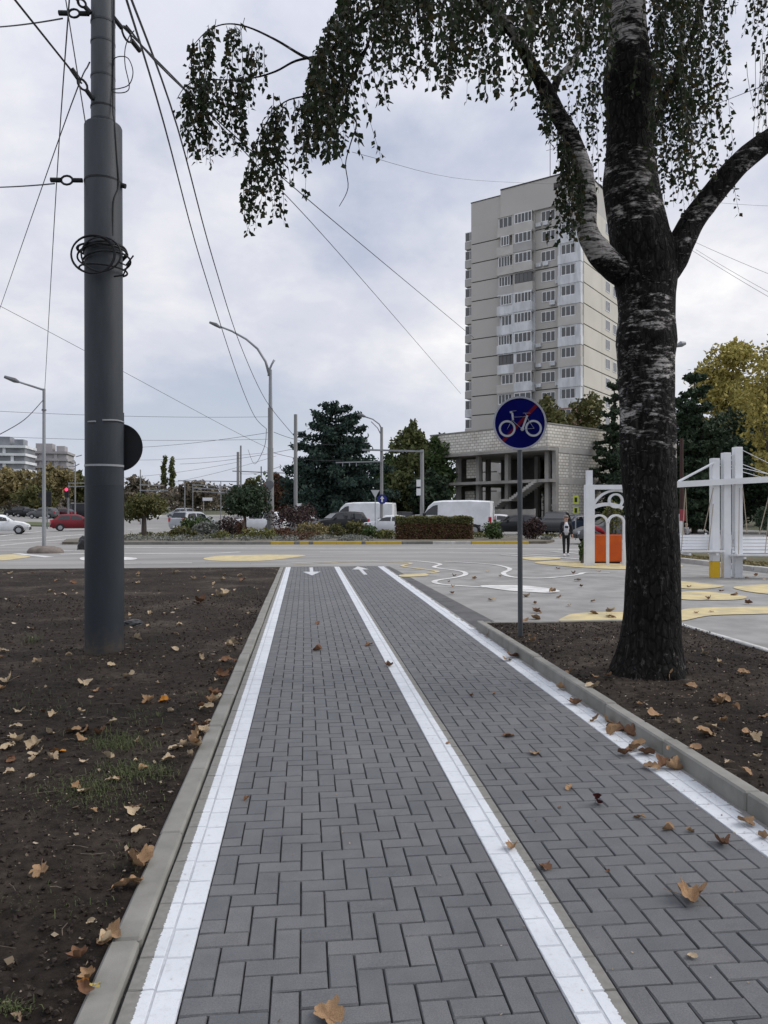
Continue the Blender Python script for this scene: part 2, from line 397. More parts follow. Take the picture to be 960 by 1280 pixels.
# asphalt strip beside the path end
mb = MB(); mb.add([(2.47,10.9,.004),(2.90,10.95,.004),(2.60,23.4,.004),(2.47,23.4,.004)], [(0,1,2,3)])
mb.build('verge', mat('dark_asphalt', (0.07,0.07,0.072), (0.11,0.11,0.11), 3, 0.95, bump=.4, bscale=90), kind='structure')
mb = MB(); mb.box(-12.5, 2.4, 23.50, 23.64, -0.05, 0.006, bev=0.003); mb.build('kerb', m_kerb, kind='structure')

# ------------------------------------------------------------------ painted markings
m_wp = mat('road_white', (0.62,0.62,0.60), (0.36,0.36,0.35), 2.2, 0.75, lo=0.42, hi=0.72, detail=9)
m_yp = mat('road_yellow', (0.55,0.455,0.235), (0.36,0.315,0.20), 2.6, 0.8, lo=0.4, hi=0.68, detail=9)
def smooth_pts(p, k=5, closed=False):
    p = [Vector(q) for q in p]; n = len(p); o = []
    for i in range(n if closed else n-1):
        a, b, c, d = (p[(i+j) % n] if closed else p[min(max(i+j, 0), n-1)] for j in (-1, 0, 1, 2))
        for s in range(k):
            t = s/k; o.append(0.5*((2*b)+(c-a)*t+(2*a-5*b+4*c-d)*t*t+(3*b-a-3*c+d)*t**3))
    if not closed: o.append(p[-1])
    return o
MK = [0]
def mz():
    MK[0] += 1; return 0.0035+MK[0]*0.0004
def blob(px, m, z=0.004, sm=True):
    z = mz()
    pts = [G(x, y) for x, y in px]
    if sm: pts = smooth_pts(pts, 5, True)
    me = MB(); bm = bmesh.new(); vv = [bm.verts.new((p.x, p.y, z)) for p in pts]; f = bm.faces.new(vv)
    if f.normal.z < 0: f.normal_flip()
    bmesh.ops.triangulate(bm, faces=bm.faces[:])
    me = bpy.data.meshes.new('marking'); bm.to_mesh(me); bm.free(); me.materials.append(m)
    o = bpy.data.objects.new('road_marking', me); C.objects.link(o); o['kind'] = 'structure'; return o
def stripe(px, w, m, z=0.004, k=6):
    z = mz()
    p = smooth_pts([G(x, y) for x, y in px], k); vs = []
    for i, q in enumerate(p):
        t = (p[min(i+1, len(p)-1)]-p[max(i-1, 0)]).normalized(); n = Vector((-t.y, t.x, 0))*w/2
        vs += [(q.x+n.x, q.y+n.y, z), (q.x-n.x, q.y-n.y, z)]
    mb = MB(); mb.add(vs, [(2*i+1, 2*i+3, 2*i+2, 2*i) for i in range(len(p)-1)]); return mb.build('road_marking', m, kind='structure')
stripe([(156,684.5),(350,685),(560,685.5),(690,686.5),(730,688)], 0.28, m_wp)
stripe([(156,692),(250,692),(300,690)], 0.22, m_wp)
stripe([(400,690),(560,690.5),(640,692),(700,695)], 0.16, m_wp)
stripe([(156,704.5),(240,703.5)], 0.12, m_wp, k=2)
stripe([(0,676),(60,671.5),(104,668)], 0.3, m_wp, k=2); stripe([(0,682),(60,676),(104,672)], 0.22, m_wp, k=2)
stripe([(0,670),(50,664.5),(104,661.5)], 0.3, m_wp, k=2)
stripe([(20,692),(62,696.5)], 0.35, m_wp, k=2); stripe([(70,689),(106,687.5)], 0.3, m_wp, k=2); stripe([(75,693),(106,692)], 0.3, m_wp, k=2)
stripe([(160,662),(240,658),(300,655)], 0.3, m_wp, k=2); stripe([(160,655),(230,652.5)], 0.3, m_wp, k=2)
blob([(255,698),(275,695),(310,694),(345,693.5),(382,694.5),(360,698),(330,701),(290,701.5),(262,700.5)], m_yp)
blob([(0,694),(22,693.5),(38,696),(20,699),(0,700.5)], m_yp); blob([(100,698),(112,696),(165,697),(165,700),(110,701)], m_wp)
# winding lines on the plaza
stripe([(358,704.5),(440,701.5),(510,701),(549,705),(543,709.5),(575,714),(582,718),(570,722),(545,726),(548,730),(580,733),(625,735)], 0.14, m_wp, z=.008)
blob([(600,732.5),(640,732),(668,733.5),(699,738.5),(690,741.5),(664,740.5),(630,738)], m_wp, z=.008)
stripe([(555,702),(612,705.5),(637,711),(629,717),(643,722),(680,723),(720,719),(732,716),(762,716.5)], 0.14, m_wp)
stripe([(368,706),(450,702.5),(512,704),(503,708),(545,714),(534,717),(502,719.5)], 0.13, m_yp)
blob([(500,719),(530,717.5),(534,720),(505,721.5)], m_yp)
blob([(704,779),(707,771),(725,767),(770,765.5),(830,768),(866,761),(960,759),(1010,760),(1010,767),(960,768),(890,770),(850,777),(790,780)], m_yp)
stripe([(612,784.5),(700,782),(780,780)], 0.05, m_yp, k=2)
blob([(850,741),(880,740),(915,743.5),(934,747),(915,750.5),(850,749.5)], m_yp)
blob([(846,727),(880,730),(905,733),(880,736.5),(848,735)], m_yp); blob([(918,734),(960,731),(1000,733),(1000,745),(960,743),(930,739)], m_yp)
blob([(668,704),(700,701.5),(770,705),(845,706),(845,710),(780,712),(722,709.5)], m_yp)
stripe([(626,694),(690,697),(735,700)], 0.25, m_wp)
stripe([(690,690),(735,693)], 0.3, m_wp, k=2)
blob([(650,697),(690,697),(700,699),(668,701)], m_yp)
# arrows on the path
m_arrow = mat('arrow_paint', (0.56,0.57,0.58), (0.42,0.43,0.44), 6, 0.7)
def arrow(u, va, vb, flip):
    s = -1 if flip else 1; t = vb if not flip else va; b = va if not flip else vb
    P = [(u-.05,b),(u+.05,b),(u+.05,t-s*1.25),(u+.25,t-s*1.25),(u,t),(u-.25,t-s*1.25),(u-.05,t-s*1.25)]
    mb = MB(); mb.add([(x,y,0.0042) for x,y in P], [(0,1,2,6),(3,4,5)] if not flip else [(6,2,1,0),(5,4,3)]); mb.build('road_marking', m_arrow, kind='structure')
arrow(0.19, 20.3, 23.2, True); arrow(1.62, 20.4, 23.5, False)

mb = MB(); pts = [W(14,86),W(150,80),W(150,90),W(14,100)]; mb.add([(p.x,p.y,zg(zc)+.12) for p, zc in zip(pts,(86,80,90,100))]+[(p.x,p.y,zg(zc)-.1) for p, zc in zip(pts,(86,80,90,100))], [(0,1,2,3),(4,5,1,0),(5,6,2,1),(6,7,3,2),(7,4,0,3)])
mb.build('median', mat('median_grass', (.055,.075,.025), (.09,.10,.04), .8, .95), kind='structure')

# ------------------------------------------------------------------ buildings
def local(pt, px): pass
m_glass = mat('window_glass', (0.035,0.04,0.048), rough=0.15, spec=0.6, island=[(.02,.022,.026),(.06,.066,.074),(.03,.034,.04),(.16,.17,.18),(.045,.05,.056),(.34,.34,.33),(.025,.028,.033),(.09,.10,.11)])
m_wframe = mat('window_frame', (0.76,0.77,0.78), (0.66,0.66,0.66), 1.0, 0.6)
m_dframe = mat('dark_frame', (0.10,0.09,0.085), rough=0.6)
def window(parent, x0, x1, z0, z1, y, nrm=-1, n=3, axis='x', fm=None, sill=True, seed=0):
    """window with its own frame, mullions and set-back pane; nrm: which way the outside lies"""
    mb = MB(); t = 0.09; d = 0.05
    def bx(a, b, lo, hi, c0, c1, mi):
        c0, c1 = sorted((c0, c1))
        if axis == 'x': mb.box(a, b, c0, c1, lo, hi, mi)
        else: mb.box(c0, c1, a, b, lo, hi, mi)
    o = nrm
    for i in range(n): bx(lerp(x0+.02,x1-.02,i/n)+.004, lerp(x0+.02,x1-.02,(i+1)/n)-.004, z0+.02, z1-.02, y+o*.004, y+o*.02, 1)
    bx(x0, x1, z0, z0+t, y, y+o*d, 0); bx(x0, x1, z1-t, z1, y, y+o*d, 0)
    for i in range(n+1):
        c = lerp(x0, x1, i/n); c = min(max(c, x0+t/2), x1-t/2); bx(c-t/2, c+t/2, z0+t, z1-t, y, y+o*d, 0)
    return mb.build('window', [fm or m_wframe, m_glass], parent)
rt = random.Random(21)
m_panel = mat('panel_concrete', (0.42,0.405,0.378), (0.47,0.452,0.42), 0.16, 0.9, bump=.2, bscale=8, detail=8, lo=.3, hi=.7)
m_panel_lit = mat('panel_lit_side', (0.52,0.50,0.44), (0.58,0.555,0.49), 0.2, 0.9, bump=.2, bscale=8)  # same panels, paler: light falling on the right face put into the colour
m_joint = mat('panel_joint', (0.075,0.07,0.065), rough=0.95)
m_apr = [mat('balcony_white', (0.66,0.68,0.70), (0.48,0.49,0.50), 1.1, .7, stretch=(1,1,.3)), mat('balcony_grey', (0.42,0.41,0.39), (0.34,0.335,0.32), .4, .85),
         mat('balcony_cream', (0.50,0.485,0.45), (0.43,0.415,0.385), .5, .8)]
m_pink = mat('balcony_pink', (0.42,0.24,0.19), (0.36,0.22,0.18), .5, .8)
P0 = W(589, 112); FR = math.atan2(-0.57, 0.82)
tw = thing('apartment_tower', 'tall sixteen storey grey panel apartment tower behind the unfinished concrete building', 'apartment building', (P0.x, P0.y, 0), CR+FR)
FH = 2.78; NF = 15; Z0 = 1.9; WF = 17.0; WD = 15.0
mb = MB()
mb.box(0.12, WF-.12, 0.12, WD-.12, -1, Z0+NF*FH+0.2, 1)
for k in range(-1, NF):
    a, b = Z0+k*FH+0.075, Z0+(k+1)*FH-0.075
    mb.box(0, 4.5, 0, 0.12, a, b, 0)                          # blank panels, front
    mb.box(4.5, WF, 0.02, 0.12, a, b, 0)
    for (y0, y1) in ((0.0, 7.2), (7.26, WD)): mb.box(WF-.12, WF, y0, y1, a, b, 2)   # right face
    mb.box(0, 0.12, 0.12, WD, a, b, 0); mb.box(0.12, WF-.12, WD-.12, WD, a, b, 0)
mb.box(0, 4.9, 0, WD, Z0+NF*FH-.1, 46.9, 0); mb.box(4.9, WF, -0.35, WD, Z0+NF*FH-.1, 47.5, 0)
mb.build('wall', [m_panel, m_joint, m_panel_lit], tw)
mb = MB(); mb.box(-.06, 4.9, -.06, WD, 46.9, 47.02); mb.box(4.9, WF+.08, -.43, WD+.06, 47.5, 47.66); mb.build('roof_edge', m_joint, tw)
mb = MB(); mb.box(12.9, 14.6, -.37, -.34, 45.9, 46.6); mb.build('vent_opening', m_joint, tw)
mb = MB(); mb.tube([(11, 3, 47.5), (11, 3, 55)], 0.05, 5); mb.bar((10.2,3,54),(11.8,3,54),.04); mb.bar((10.4,3,53),(11.6,3,53),.04); mb.build('aerial', m_dframe, tw)
for k in range(1, NF+0):
    z = Z0+k*FH
    # corner balconies seen edge-on at the left
    am = rt.choice(m_apr); mb = MB(); mb.box(-1.7, 0, 1.2, 4.6, z-.05, z+1.05); bal = mb.build('balcony', am, tw)
    window(bal, -1.65, -.05, z+1.06, z+2.45, 1.25, -1, 2)
    # left balcony stack
    dep = -1.25 if rt.random() < .85 else -1.1
    am = rt.choice([m_apr[0], m_apr[0], m_apr[1], m_apr[2]]); am2 = am if rt.random() < .55 else rt.choice(m_apr); cut = rt.choice((7.3, 7.3, 6.2)); mb = MB(); mb.box(4.7, cut-.02, dep+rt.uniform(0,.12), -0.01, z-.12, z+1.08, 0); mb.box(cut+.02, 10.1, dep, -0.01, z-.12, z+1.08, 1); mb.box(4.75, 10.05, dep+.05, -0.02, z+2.5, z+2.63, 0)
    mb.box(4.75, 10.05, -.3, -.02, z+1.08, z+2.5, 0); bal = mb.build('balcony', [am, am2], tw)
    fr = rt.choice([m_wframe]*4+[m_dframe]); j = rt.uniform(-.15, .15)
    window(bal, 4.9+rt.choice((0,0,.5)), 7.1+j-rt.choice((0,0,.4)), z+rt.choice((1.1,1.1,1.1,.5)), z+2.48, dep-.002 if rt.random() < .3 else dep+.25, -1, rt.choice((3,4,4)), fm=fr)
    mb2 = MB(); mb2.box(7.1+j, 7.45+j, dep+.1, -.3, z+1.08, z+2.5); mb2.build('balcony_partition', am, bal)
    window(bal, 7.5+j, 10.0, z+1.1, z+2.48, dep+.06, -1, rt.choice((3,4,5)), fm=rt.choice([m_wframe]*4+[m_dframe]))
    # recessed windows
    window(tw, 11.0+rt.uniform(-.1,.1), 13.0, z+.95, z+2.4, 0.015, -1, 3)
    # right balcony stack
    am = rt.choice([m_apr[0], m_apr[0], m_apr[1], m_apr[2]])
    if k == 4: am = m_pink
    mb = MB(); mb.box(13.7, 16.95, -.95, -0.01, z-.12, z+1.08); mb.box(13.75, 16.9, -.9, -.02, z+2.5, z+2.63); mb.box(13.75, 14.1, -.9, -.02, z+1.08, z+2.5); mb.box(16.2, 16.9, -.9, -.02, z+1.08, z+2.5)
    bal = mb.build('balcony', am, tw)
    window(bal, 14.15, 16.15, z+1.1, z+2.48, -.8, -1, 3, fm=rt.choice([m_wframe]*5+[m_dframe]))
    # right face
    window(tw, 8.8, 10.6, z+.9, z+2.4, WF+.002, 1, 3, axis='y')
    if k % 2: window(tw, 12.0, 13.6, z+.9, z+2.4, WF+.002, 1, 2, axis='y')
    for x in rt.sample((10.25, 13.1, 12.3, 11.3), rt.choice((0,1,1,2))):
        mb = MB(); mb.box(x, x+.75, -.36, -.02, z+.35, z+.85); mb.ring(x+.3, z+.6, .16, .2, -.375, -.36, n=12); mb.build('air_conditioner', m_apr[0], tw)
for x in (14.6, 15.7):
    mb = MB(); mb.m = Matrix.Translation((x, -1.25, Z0+3.9*FH)); mb.lathe([(0.02,0),(0.25,.05),(0.45,.14),(.46,.16)], 16)
    mb.m = Matrix.Translation((x, -1.1, Z0+3.9*FH)) @ Matrix.Rotation(math.radians(70), 4, 'X'); mb.v = []; mb.f = []; mb.mi = []
    mb.lathe([(0.02,0),(0.25,.05),(0.45,.14),(.46,.16)], 16); mb.m = Matrix.Identity(4); mb.bar((x,-1.1,Z0+3.9*FH),(x,-.95,Z0+3.8*FH),.06); mb.build('satellite_dish', m_apr[0], tw)

# unfinished concrete building
P1 = W(695, 75); AR = math.atan2(.661, .751)
cb_ = thing('unfinished_building', 'unfinished grey concrete frame building with block walls and open floors', 'building', (P1.x, P1.y, 0), CR+AR)
def block_mat():
    m = bpy.data.materials.new('block_masonry'); m.use_nodes = True; t = m.node_tree; b = t.nodes['Principled BSDF']; b.inputs['Roughness'].default_value = .95
    co = t.nodes.new('ShaderNodeTexCoord'); s = t.nodes.new('ShaderNodeSeparateXYZ'); t.links.new(co.outputs['Object'], s.inputs[0])
    a = t.nodes.new('ShaderNodeMath'); a.operation = 'ADD'; t.links.new(s.outputs[0], a.inputs[0]); t.links.new(s.outputs[1], a.inputs[1])
    c = t.nodes.new('ShaderNodeCombineXYZ'); t.links.new(a.outputs[0], c.inputs[0]); t.links.new(s.outputs[2], c.inputs[1])
    k = t.nodes.new('ShaderNodeTexBrick'); t.links.new(c.outputs[0], k.inputs['Vector'])
    k.inputs['Scale'].default_value = 1.0; k.inputs['Brick Width'].default_value = .55; k.inputs['Row Height'].default_value = .3; k.inputs['Mortar Size'].default_value = .035
    k.inputs['Color1'].default_value = (.80,.775,.71,1); k.inputs['Color2'].default_value = (.64,.615,.56,1); k.inputs['Mortar'].default_value = (.38,.36,.32,1); k.inputs['Bias'].default_value = -.1
    n = t.nodes.new('ShaderNodeTexNoise'); n.inputs['Scale'].default_value = .5; n.inputs['Detail'].default_value = 8; t.links.new(co.outputs['Object'], n.inputs['Vector'])
    r = t.nodes.new('ShaderNodeValToRGB'); t.links.new(n.outputs[0], r.inputs[0]); r.color_ramp.elements[0].position = .3; r.color_ramp.elements[1].position = .7
    r.color_ramp.elements[0].color = (.78,.76,.73,1); r.color_ramp.elements[1].color = (1,1,1,1)
    x = t.nodes.new('ShaderNodeMix'); x.data_type = 'RGBA'; x.blend_type = 'MULTIPLY'; x.inputs[0].default_value = 1; t.links.new(k.outputs[0], x.inputs[6]); t.links.new(r.outputs[0], x.inputs[7])
    t.links.new(x.outputs[2], b.inputs['Base Color']); bu = t.nodes.new('ShaderNodeBump'); bu.inputs['Distance'].default_value = .03; bu.inputs['Strength'].default_value = .8; bu.invert = True
    t.links.new(k.outputs['Fac'], bu.inputs['Height']); t.links.new(bu.outputs[0], b.inputs['Normal']); return m
m_block = block_mat()
m_conc = mat('raw_concrete', (0.36,0.345,0.32), (0.25,0.24,0.22), 0.5, 0.95, bump=.3, bscale=12, detail=8)
m_conc_shade = mat('shaded_concrete', (0.14,0.135,0.125), (0.09,0.087,0.08), 0.7, 0.95, bump=.3, bscale=12)  # concrete darkened so its colour carries the shade inside the open floors
BL, BW, T = 15.6, 14.0, 10.25
for (yy) in (0.0, 0.9, 6.0, 10.0, 13.0):
    for xx in ((0.0,) if yy == 0 else (0.0, 5.0, 10.0)):
        mb = MB(); mb.box(xx, xx+.45, yy+.02, yy+.47, -.5, 7.72); mb.build('column', m_conc, cb_)
mb = MB(); mb.box(-.9, BW, 0.03, BL, 4.62, 4.92); mb.build('floor_slab', m_conc, cb_)
mb = MB(); mb.box(-1.3, BW, 0.03, BL+.6, 7.72, 8.02); mb.build('roof_slab', m_conc, cb_)
mb = MB(); mb.box(-1.28, -1.0, 0.0, BL+.58, 8.03, T); mb.box(-1.0, BW, 0.0, .3, 8.03, T); mb.box(-1.0, BW, BL+.3, BL+.58, 8.03, T); mb.build('parapet', m_block, cb_)
mb = MB(); mb.box(-1.34, -.96, -.06, BL+.62, T, T+.12); mb.box(-.95, BW, -.06, .36, T, T+.12); mb.build('parapet_cap', m_conc, cb_)
mb = MB(); mb.box(.48, BW, 0.04, .34, -.5, 4.6); mb.box(.48, BW, 0.04, .34, 4.94, 7.7); mb.build('block_wall', m_block, cb_)
mb = MB(); mb.box(.46, BW, -.012, .32, 4.45, 5.02); mb.box(.46, BW, -.012, .32, 7.55, 8.04); mb.box(2.2, 2.55, -.01, .3, -.5, 4.44); mb.box(2.2, 2.55, -.01, .3, 5.03, 7.54); mb.build('ring_beam', mat('beam_conc', (.50,.48,.44), (.40,.385,.35), .8, .95), cb_)
mb = MB(); mb.box(7.2, 7.5, .5, 5.2, -.5, 7.7); mb.box(7.2, 7.5, 7.4, 13, -.5, 7.7); mb.build('inner_wall', m_conc_shade, cb_)
mb = MB(); mb.box(.6, .85, 11.2, 12.6, -.3, 4.0); mb.box(.6, .85, 11.0, 12.4, 5.4, 7.5); mb.build('infill_wall', m_block, cb_)
mb = MB(); mb.box(3.0, 3.3, 12.4, 15.4, -.5, 4.6); mb.box(3.0, 3.3, 12.4, 15.4, 4.93, 7.7); mb.build('inner_wall', mat('brickwork', (.20,.185,.165), (.11,.1,.09), 1.2, .95), cb_)
# two flights of stairs
mb = MB()
def flight(y0, z0, y1, z1, n):
    mb.prism([(0,0)], 0, 0) if False else None
    for i in range(n):
        a, b = i/n, (i+1)/n; ya, yb = lerp(y0,y1,a), lerp(y0,y1,b); mb.box(-1.1, .3, min(ya,yb), max(ya,yb), lerp(z0,z1,a)-.18, lerp(z0,z1,b))
flight(8.6, 1.2, 6.0, 3.0, 9); mb.box(-1.1, .3, 5.0, 5.98, 2.78, 3.0); flight(4.98, 3.0, 1.6, 4.9, 11)
mb.build('staircase', mat('stair_conc', (.46,.445,.41), (.37,.355,.33), .8, .95), cb_)
mb = MB(); mb.box(-2.7, -2.58, 0.5, 9.5, -.2, 1.95); 
for i in range(5): mb.box(-2.74, -2.54, .5+i*2.2, .62+i*2.2, -.2, 2.0)
fb = mb.build('concrete_fence', m_conc, None, loc=(P1.x, P1.y, 0)); fb.rotation_euler = (0, 0, CR+AR)
tagp(fb, 'low grey concrete panel fence in front of the open ground floor', 'fence')

# distant blocks on the left
def far_block(px, zc, w, d, h, name, label, mw, mband, ang=0.25, taper=False):
    p = W(px, zc); t = thing(name, label, 'apartment building', (p.x, p.y, zg(zc)), CR+ang)
    mb = MB(); n = int(h/3.1)
    for k in range(n):
        e = max(0, (n*.55-k))*1.5 if taper else 0
        mb.box(-w/2, w/2+e, 0, d, k*3.1, k*3.1+3.1, 0)
    mb.build('wall', mw, t)
    mb = MB()
    for k in range(n):
        e = max(0, (n*.55-k))*1.5 if taper else 0
        mb.box(-w/2-.6, w/2+.6+e, -.9, d, k*3.1+2.3, k*3.1+3.3)
        x = -w/2
        while x < w/2+e-3:
            if R.random() < .5: mb.box(x, x+R.uniform(1,2.2), -.5, 0, k*3.1, k*3.1+2.3)
            x += 3
    mb.build('balcony_band', mband, t)
    mb = MB(); mb.box(-w*.3, w*.1, d*.3, d*.7, n*3.1+.2, n*3.1+4); mb.box(w*.2, w*.4, d*.3, d*.7, n*3.1+.2, n*3.1+3); mb.build('roof_house', mw, t)
m_fg = mat('far_glass', (.13,.14,.155), (.22,.23,.24), .15, .3)
far_block(2, 300, 17, 14, 25.5, 'terraced_block', 'white banded stepped apartment block in the far left distance', m_fg, mat('far_white', (.70,.72,.74), (.58,.60,.62), .2, .8), .15, True)
far_block(57, 330, 17, 16, 27, 'slab_block', 'dull grey brown slab apartment block beside the white stepped one', mat('far_grey', (.30,.285,.29), (.36,.35,.35), .1, .9), mat('far_grey_band', (.36,.345,.35), (.30,.29,.295), .2, .9), .2)

# ------------------------------------------------------------------ trees and shrubs of the background
def fmat(name, cols): return mat(name, cols[0], rough=0.75, island=cols, trans=0.12, spec=.25)
F_ol = fmat('leaf_olive', [(.070,.080,.026),(.098,.10,.036),(.13,.115,.042),(.055,.068,.024)])
F_gr = fmat('leaf_green', [(.0408,.0720,.0240),(.0600,.0984,.0312),(.0900,.1260,.0408),(.0480,.0780,.0336)])
F_dk = fmat('leaf_dark', [(.0216,.0405,.0230),(.0324,.0540,.0297),(.0486,.0729,.0378),(.0257,.0419,.0270)])
F_pi = fmat('needle_pine', [(.0182,.0377,.0312),(.0299,.0546,.0429),(.0468,.0741,.0546),(.0221,.0429,.0351)])
F_ye = fmat('leaf_yellow', [(.37,.31,.08),(.28,.25,.07),(.47,.39,.12),(.20,.19,.06)])
F_br = fmat('twig_brown', [(.15,.125,.095),(.115,.10,.078),(.19,.155,.11),(.13,.125,.082)])
F_au = fmat('leaf_autumn', [(.22,.175,.075),(.165,.145,.068),(.27,.215,.10),(.12,.12,.058)])
F_rd = fmat('leaf_redbrown', [(.1063,.0475,.0275),(.0750,.0400,.0275),(.1375,.0688,.0375),(.0625,.0438,.0250)])
F_pu = fmat('leaf_purple', [(.0585,.0338,.0338),(.0416,.0260,.0273),(.0780,.0468,.0416),(.0390,.0312,.0260)])
F_si = fmat('leaf_silver', [(.20,.21,.19),(.14,.155,.135),(.27,.275,.25),(.11,.12,.095)])
F_yg = fmat('leaf_lime', [(.15,.155,.045),(.11,.125,.04),(.19,.18,.06),(.09,.1,.035)])
F_wi = fmat('leaf_willow', [(.115,.135,.048),(.09,.11,.04),(.155,.165,.062),(.07,.09,.034)])
m_bark = mat('bark', (.06,.052,.043), (.105,.092,.078), 3, .95, bump=.6, bscale=14, stretch=(1,1,.25))
def tree(px, zc, ytop, wpx, fm, label, name='tree', n=2600, trunk=0.25, leaf=None, seed=0, group=None, ybot=None, cat='tree', nb=16, shape='round', trunk_r=None, limbs=5):
    rr = random.Random(seed or int(px*7+zc)); g0 = zg(zc); p = W(px, zc)
    h = H+(640-ytop)/F*zc-g0; w = wpx/F*zc/2
    zb = (H+(640-ybot)/F*zc-g0) if ybot else h*trunk
    zb = max(zb, 0.02*h); t = thing(name, label, cat, (p.x, p.y, g0), rr.uniform(0, 6), group)
    blobs = []; ch = h-zb
    for i in range(nb):
        f = (i+.5)/nb
        if shape == 'round': rw = math.sqrt(max(.05, 1-(2*f-.95)**2)); k = .40
        elif shape == 'cone': rw = (1-f)*1.0+.08; k = .34
        elif shape == 'column': rw = .75+.25*math.sin(f*math.pi); k = .5
        elif shape == 'wide': rw = math.sqrt(max(.1, 1-f*f*.8)); k = .36
        a = rr.uniform(0, 6.28); q = w*rw*rr.uniform(.35, .75) if shape != 'column' else w*.3
        rx = w*rw*k*rr.uniform(.8, 1.25)+.1*w
        blobs.append((q*math.cos(a), q*math.sin(a), zb+ch*(.10+.80*f)+rr.gauss(0,.03)*ch, rx, rx, max(ch*.10, rx*.7)))
    blobs.append((0, 0, zb+ch*.45, w*.55 if shape != 'cone' else w*.35, w*.55 if shape != 'cone' else w*.35, ch*.38))
    if shape == 'cone': blobs.append((0,0,zb+ch*.85,w*.12,w*.12,ch*.15))
    leaf_cloud(blobs, n, leaf or max(.09, zc*.0030), rr, .45).build('crown', fm, t)
    tr = trunk_r or max(.08, h*.016); mb = MB()
    pts = [(0,0,-.2)]+[(rr.gauss(0,.01)*h*i/5, rr.gauss(0,.01)*h*i/5, zb+(h*.75-zb)*(i/5) if i else max(zb*.6,.1)) for i in range(6)]
    mb.tube(pts, [tr*1.25, tr, tr*.85, tr*.7, tr*.5, tr*.35, tr*.15], 8)
    for i in range(limbs):
        b = rr.choice(blobs); zz = zb*.8+rr.random()*ch*.3; mb.tube([(0,0,zz), (b[0]*.5, b[1]*.5, lerp(zz,b[2],.6)), (b[0], b[1], b[2])], [tr*.5, tr*.3, tr*.08], 5)
    mb.build('trunk', m_bark, t, smooth='all'); return t
def shrub(px, zc, ytop, ybot, wpx, fm, label, n=700, leaf=None, dep=1.0, group=None, name='shrub', nb=9, cat='shrub', box=False, stems=True):
    rr = random.Random(int(px*13+ytop)); z1 = H+(640-ytop)/F*zc; z0 = H+(640-ybot)/F*zc; z0 = max(0, z0) if zc < 75 else max(zg(zc), z0); w = wpx/F*zc/2; p = W(px, zc)
    base = 0.1; t = thing(name, label, cat, (p.x, p.y, base), CR, group); h = z1-base; lo = max(0.0, z0-base); bl = []
    for i in range(nb):
        u = rr.uniform(-.72, .72); f = rr.random(); e = math.sqrt(max(.1, 1-u*u))
        bl.append((u*w, rr.uniform(-.5,.5)*w*dep*e, lo+(h-lo)*(.15+.62*f*e), w*.36, w*.36*dep, max((h-lo)*.24, .08)))
    bl.append((0, 0, lo+(h-lo)*.45, w*.72, w*.7*dep, (h-lo)*.45))
    leaf_cloud(bl, n, leaf or .10, rr, .45).build('foliage', fm, t)
    mb = MB()
    for i in range(7 if stems else 3):
        a = rr.uniform(0, 6.28); mb.tube([(.06*math.cos(a), .06*math.sin(a), -.15), (w*.25*math.cos(a), w*.25*dep*math.sin(a), lo*.8+(h-lo)*.25), (w*.5*math.cos(a), w*.5*dep*math.sin(a), lo+(h-lo)*.7)], [.04,.03,.012], 5)
    mb.build('stem', m_bark, t); return t

# far left wood: single trees in front, a wood behind that reads as one mass
rr = random.Random(5); bl = []
for i in range(46):
    px = lerp(-90, 350, i/45)+rr.uniform(-6,6); zc = rr.uniform(190, 230); p = W(px, zc); top = rr.uniform(600, 612)-(6 if px < 120 else 0)
    h = H+(640-top)/F*zc-zg(zc); r = rr.uniform(3.0, 4.6)
    bl += [(p.x, p.y, zg(zc)+h*.62, r, r, h*.38), (p.x, p.y, zg(zc)+h*.3, r*1.1, r*1.1, h*.32)]
leaf_cloud(bl, 15000, .55, rr, .5).build('far_wood', F_br, None, kind='stuff')
bl = []
for i in range(30):
    px = lerp(330, 1100, i/29)+rr.uniform(-8,8); zc = rr.uniform(125, 150); p = W(px, zc); top = rr.uniform(588, 606) if px < 560 else rr.uniform(560, 590)
    h = H+(640-top)/F*zc-zg(zc); r = rr.uniform(3.5, 5.2)
    bl += [(p.x, p.y, zg(zc)+h*.62, r, r, h*.38), (p.x, p.y, zg(zc)+h*.28, r*1.1, r*1.1, h*.32)]
leaf_cloud(bl, 15000, .42, rr, .5).build('far_wood', F_gr, None, kind='stuff')
GT = 'autumn trees along the far side of the road'
tree(14, 165, 582, 62, F_au, 'tan and green autumn tree at the left edge before the white stepped block', n=2200, group=GT, trunk=.2)
tree(66, 160, 578, 52, F_au, 'rusty tan autumn tree before the grey brown slab block', n=2200, group=GT, trunk=.2)
tree(100, 170, 588, 34, F_ol, 'olive tree behind the red traffic light and trolley mast', n=1500, group=GT, trunk=.2)
tree(44, 150, 606, 60, F_ol, 'low bushy olive tree behind the row of dark cars', n=1800, group=GT, trunk=.12)
tree(166, 170, 592, 44, F_br, 'bare brown tree right of the round sign behind the big pole', n=1500, group=GT, trunk=.15)
tree(205, 260, 567, 10, F_wi, 'left one of two slim poplars above the brown wood', 'poplar', n=900, shape='column', trunk=.1, leaf=.5)
tree(215, 260, 568, 10, F_wi, 'right one of two slim poplars above the brown wood', 'poplar', n=900, shape='column', trunk=.1, leaf=.5)
tree(245, 175, 598, 50, F_br, 'bare brown tree behind the trolley mast with the white board', n=1600, group=GT, trunk=.15)
tree(344, 110, 592, 46, F_rd, 'red brown tree behind the tall double arm lamp post', n=1800, group=GT, trunk=.1)
tree(320, 130, 596, 44, F_ol, 'pale olive tree behind the dark round tree on the island', n=1400, group=GT, trunk=.1)
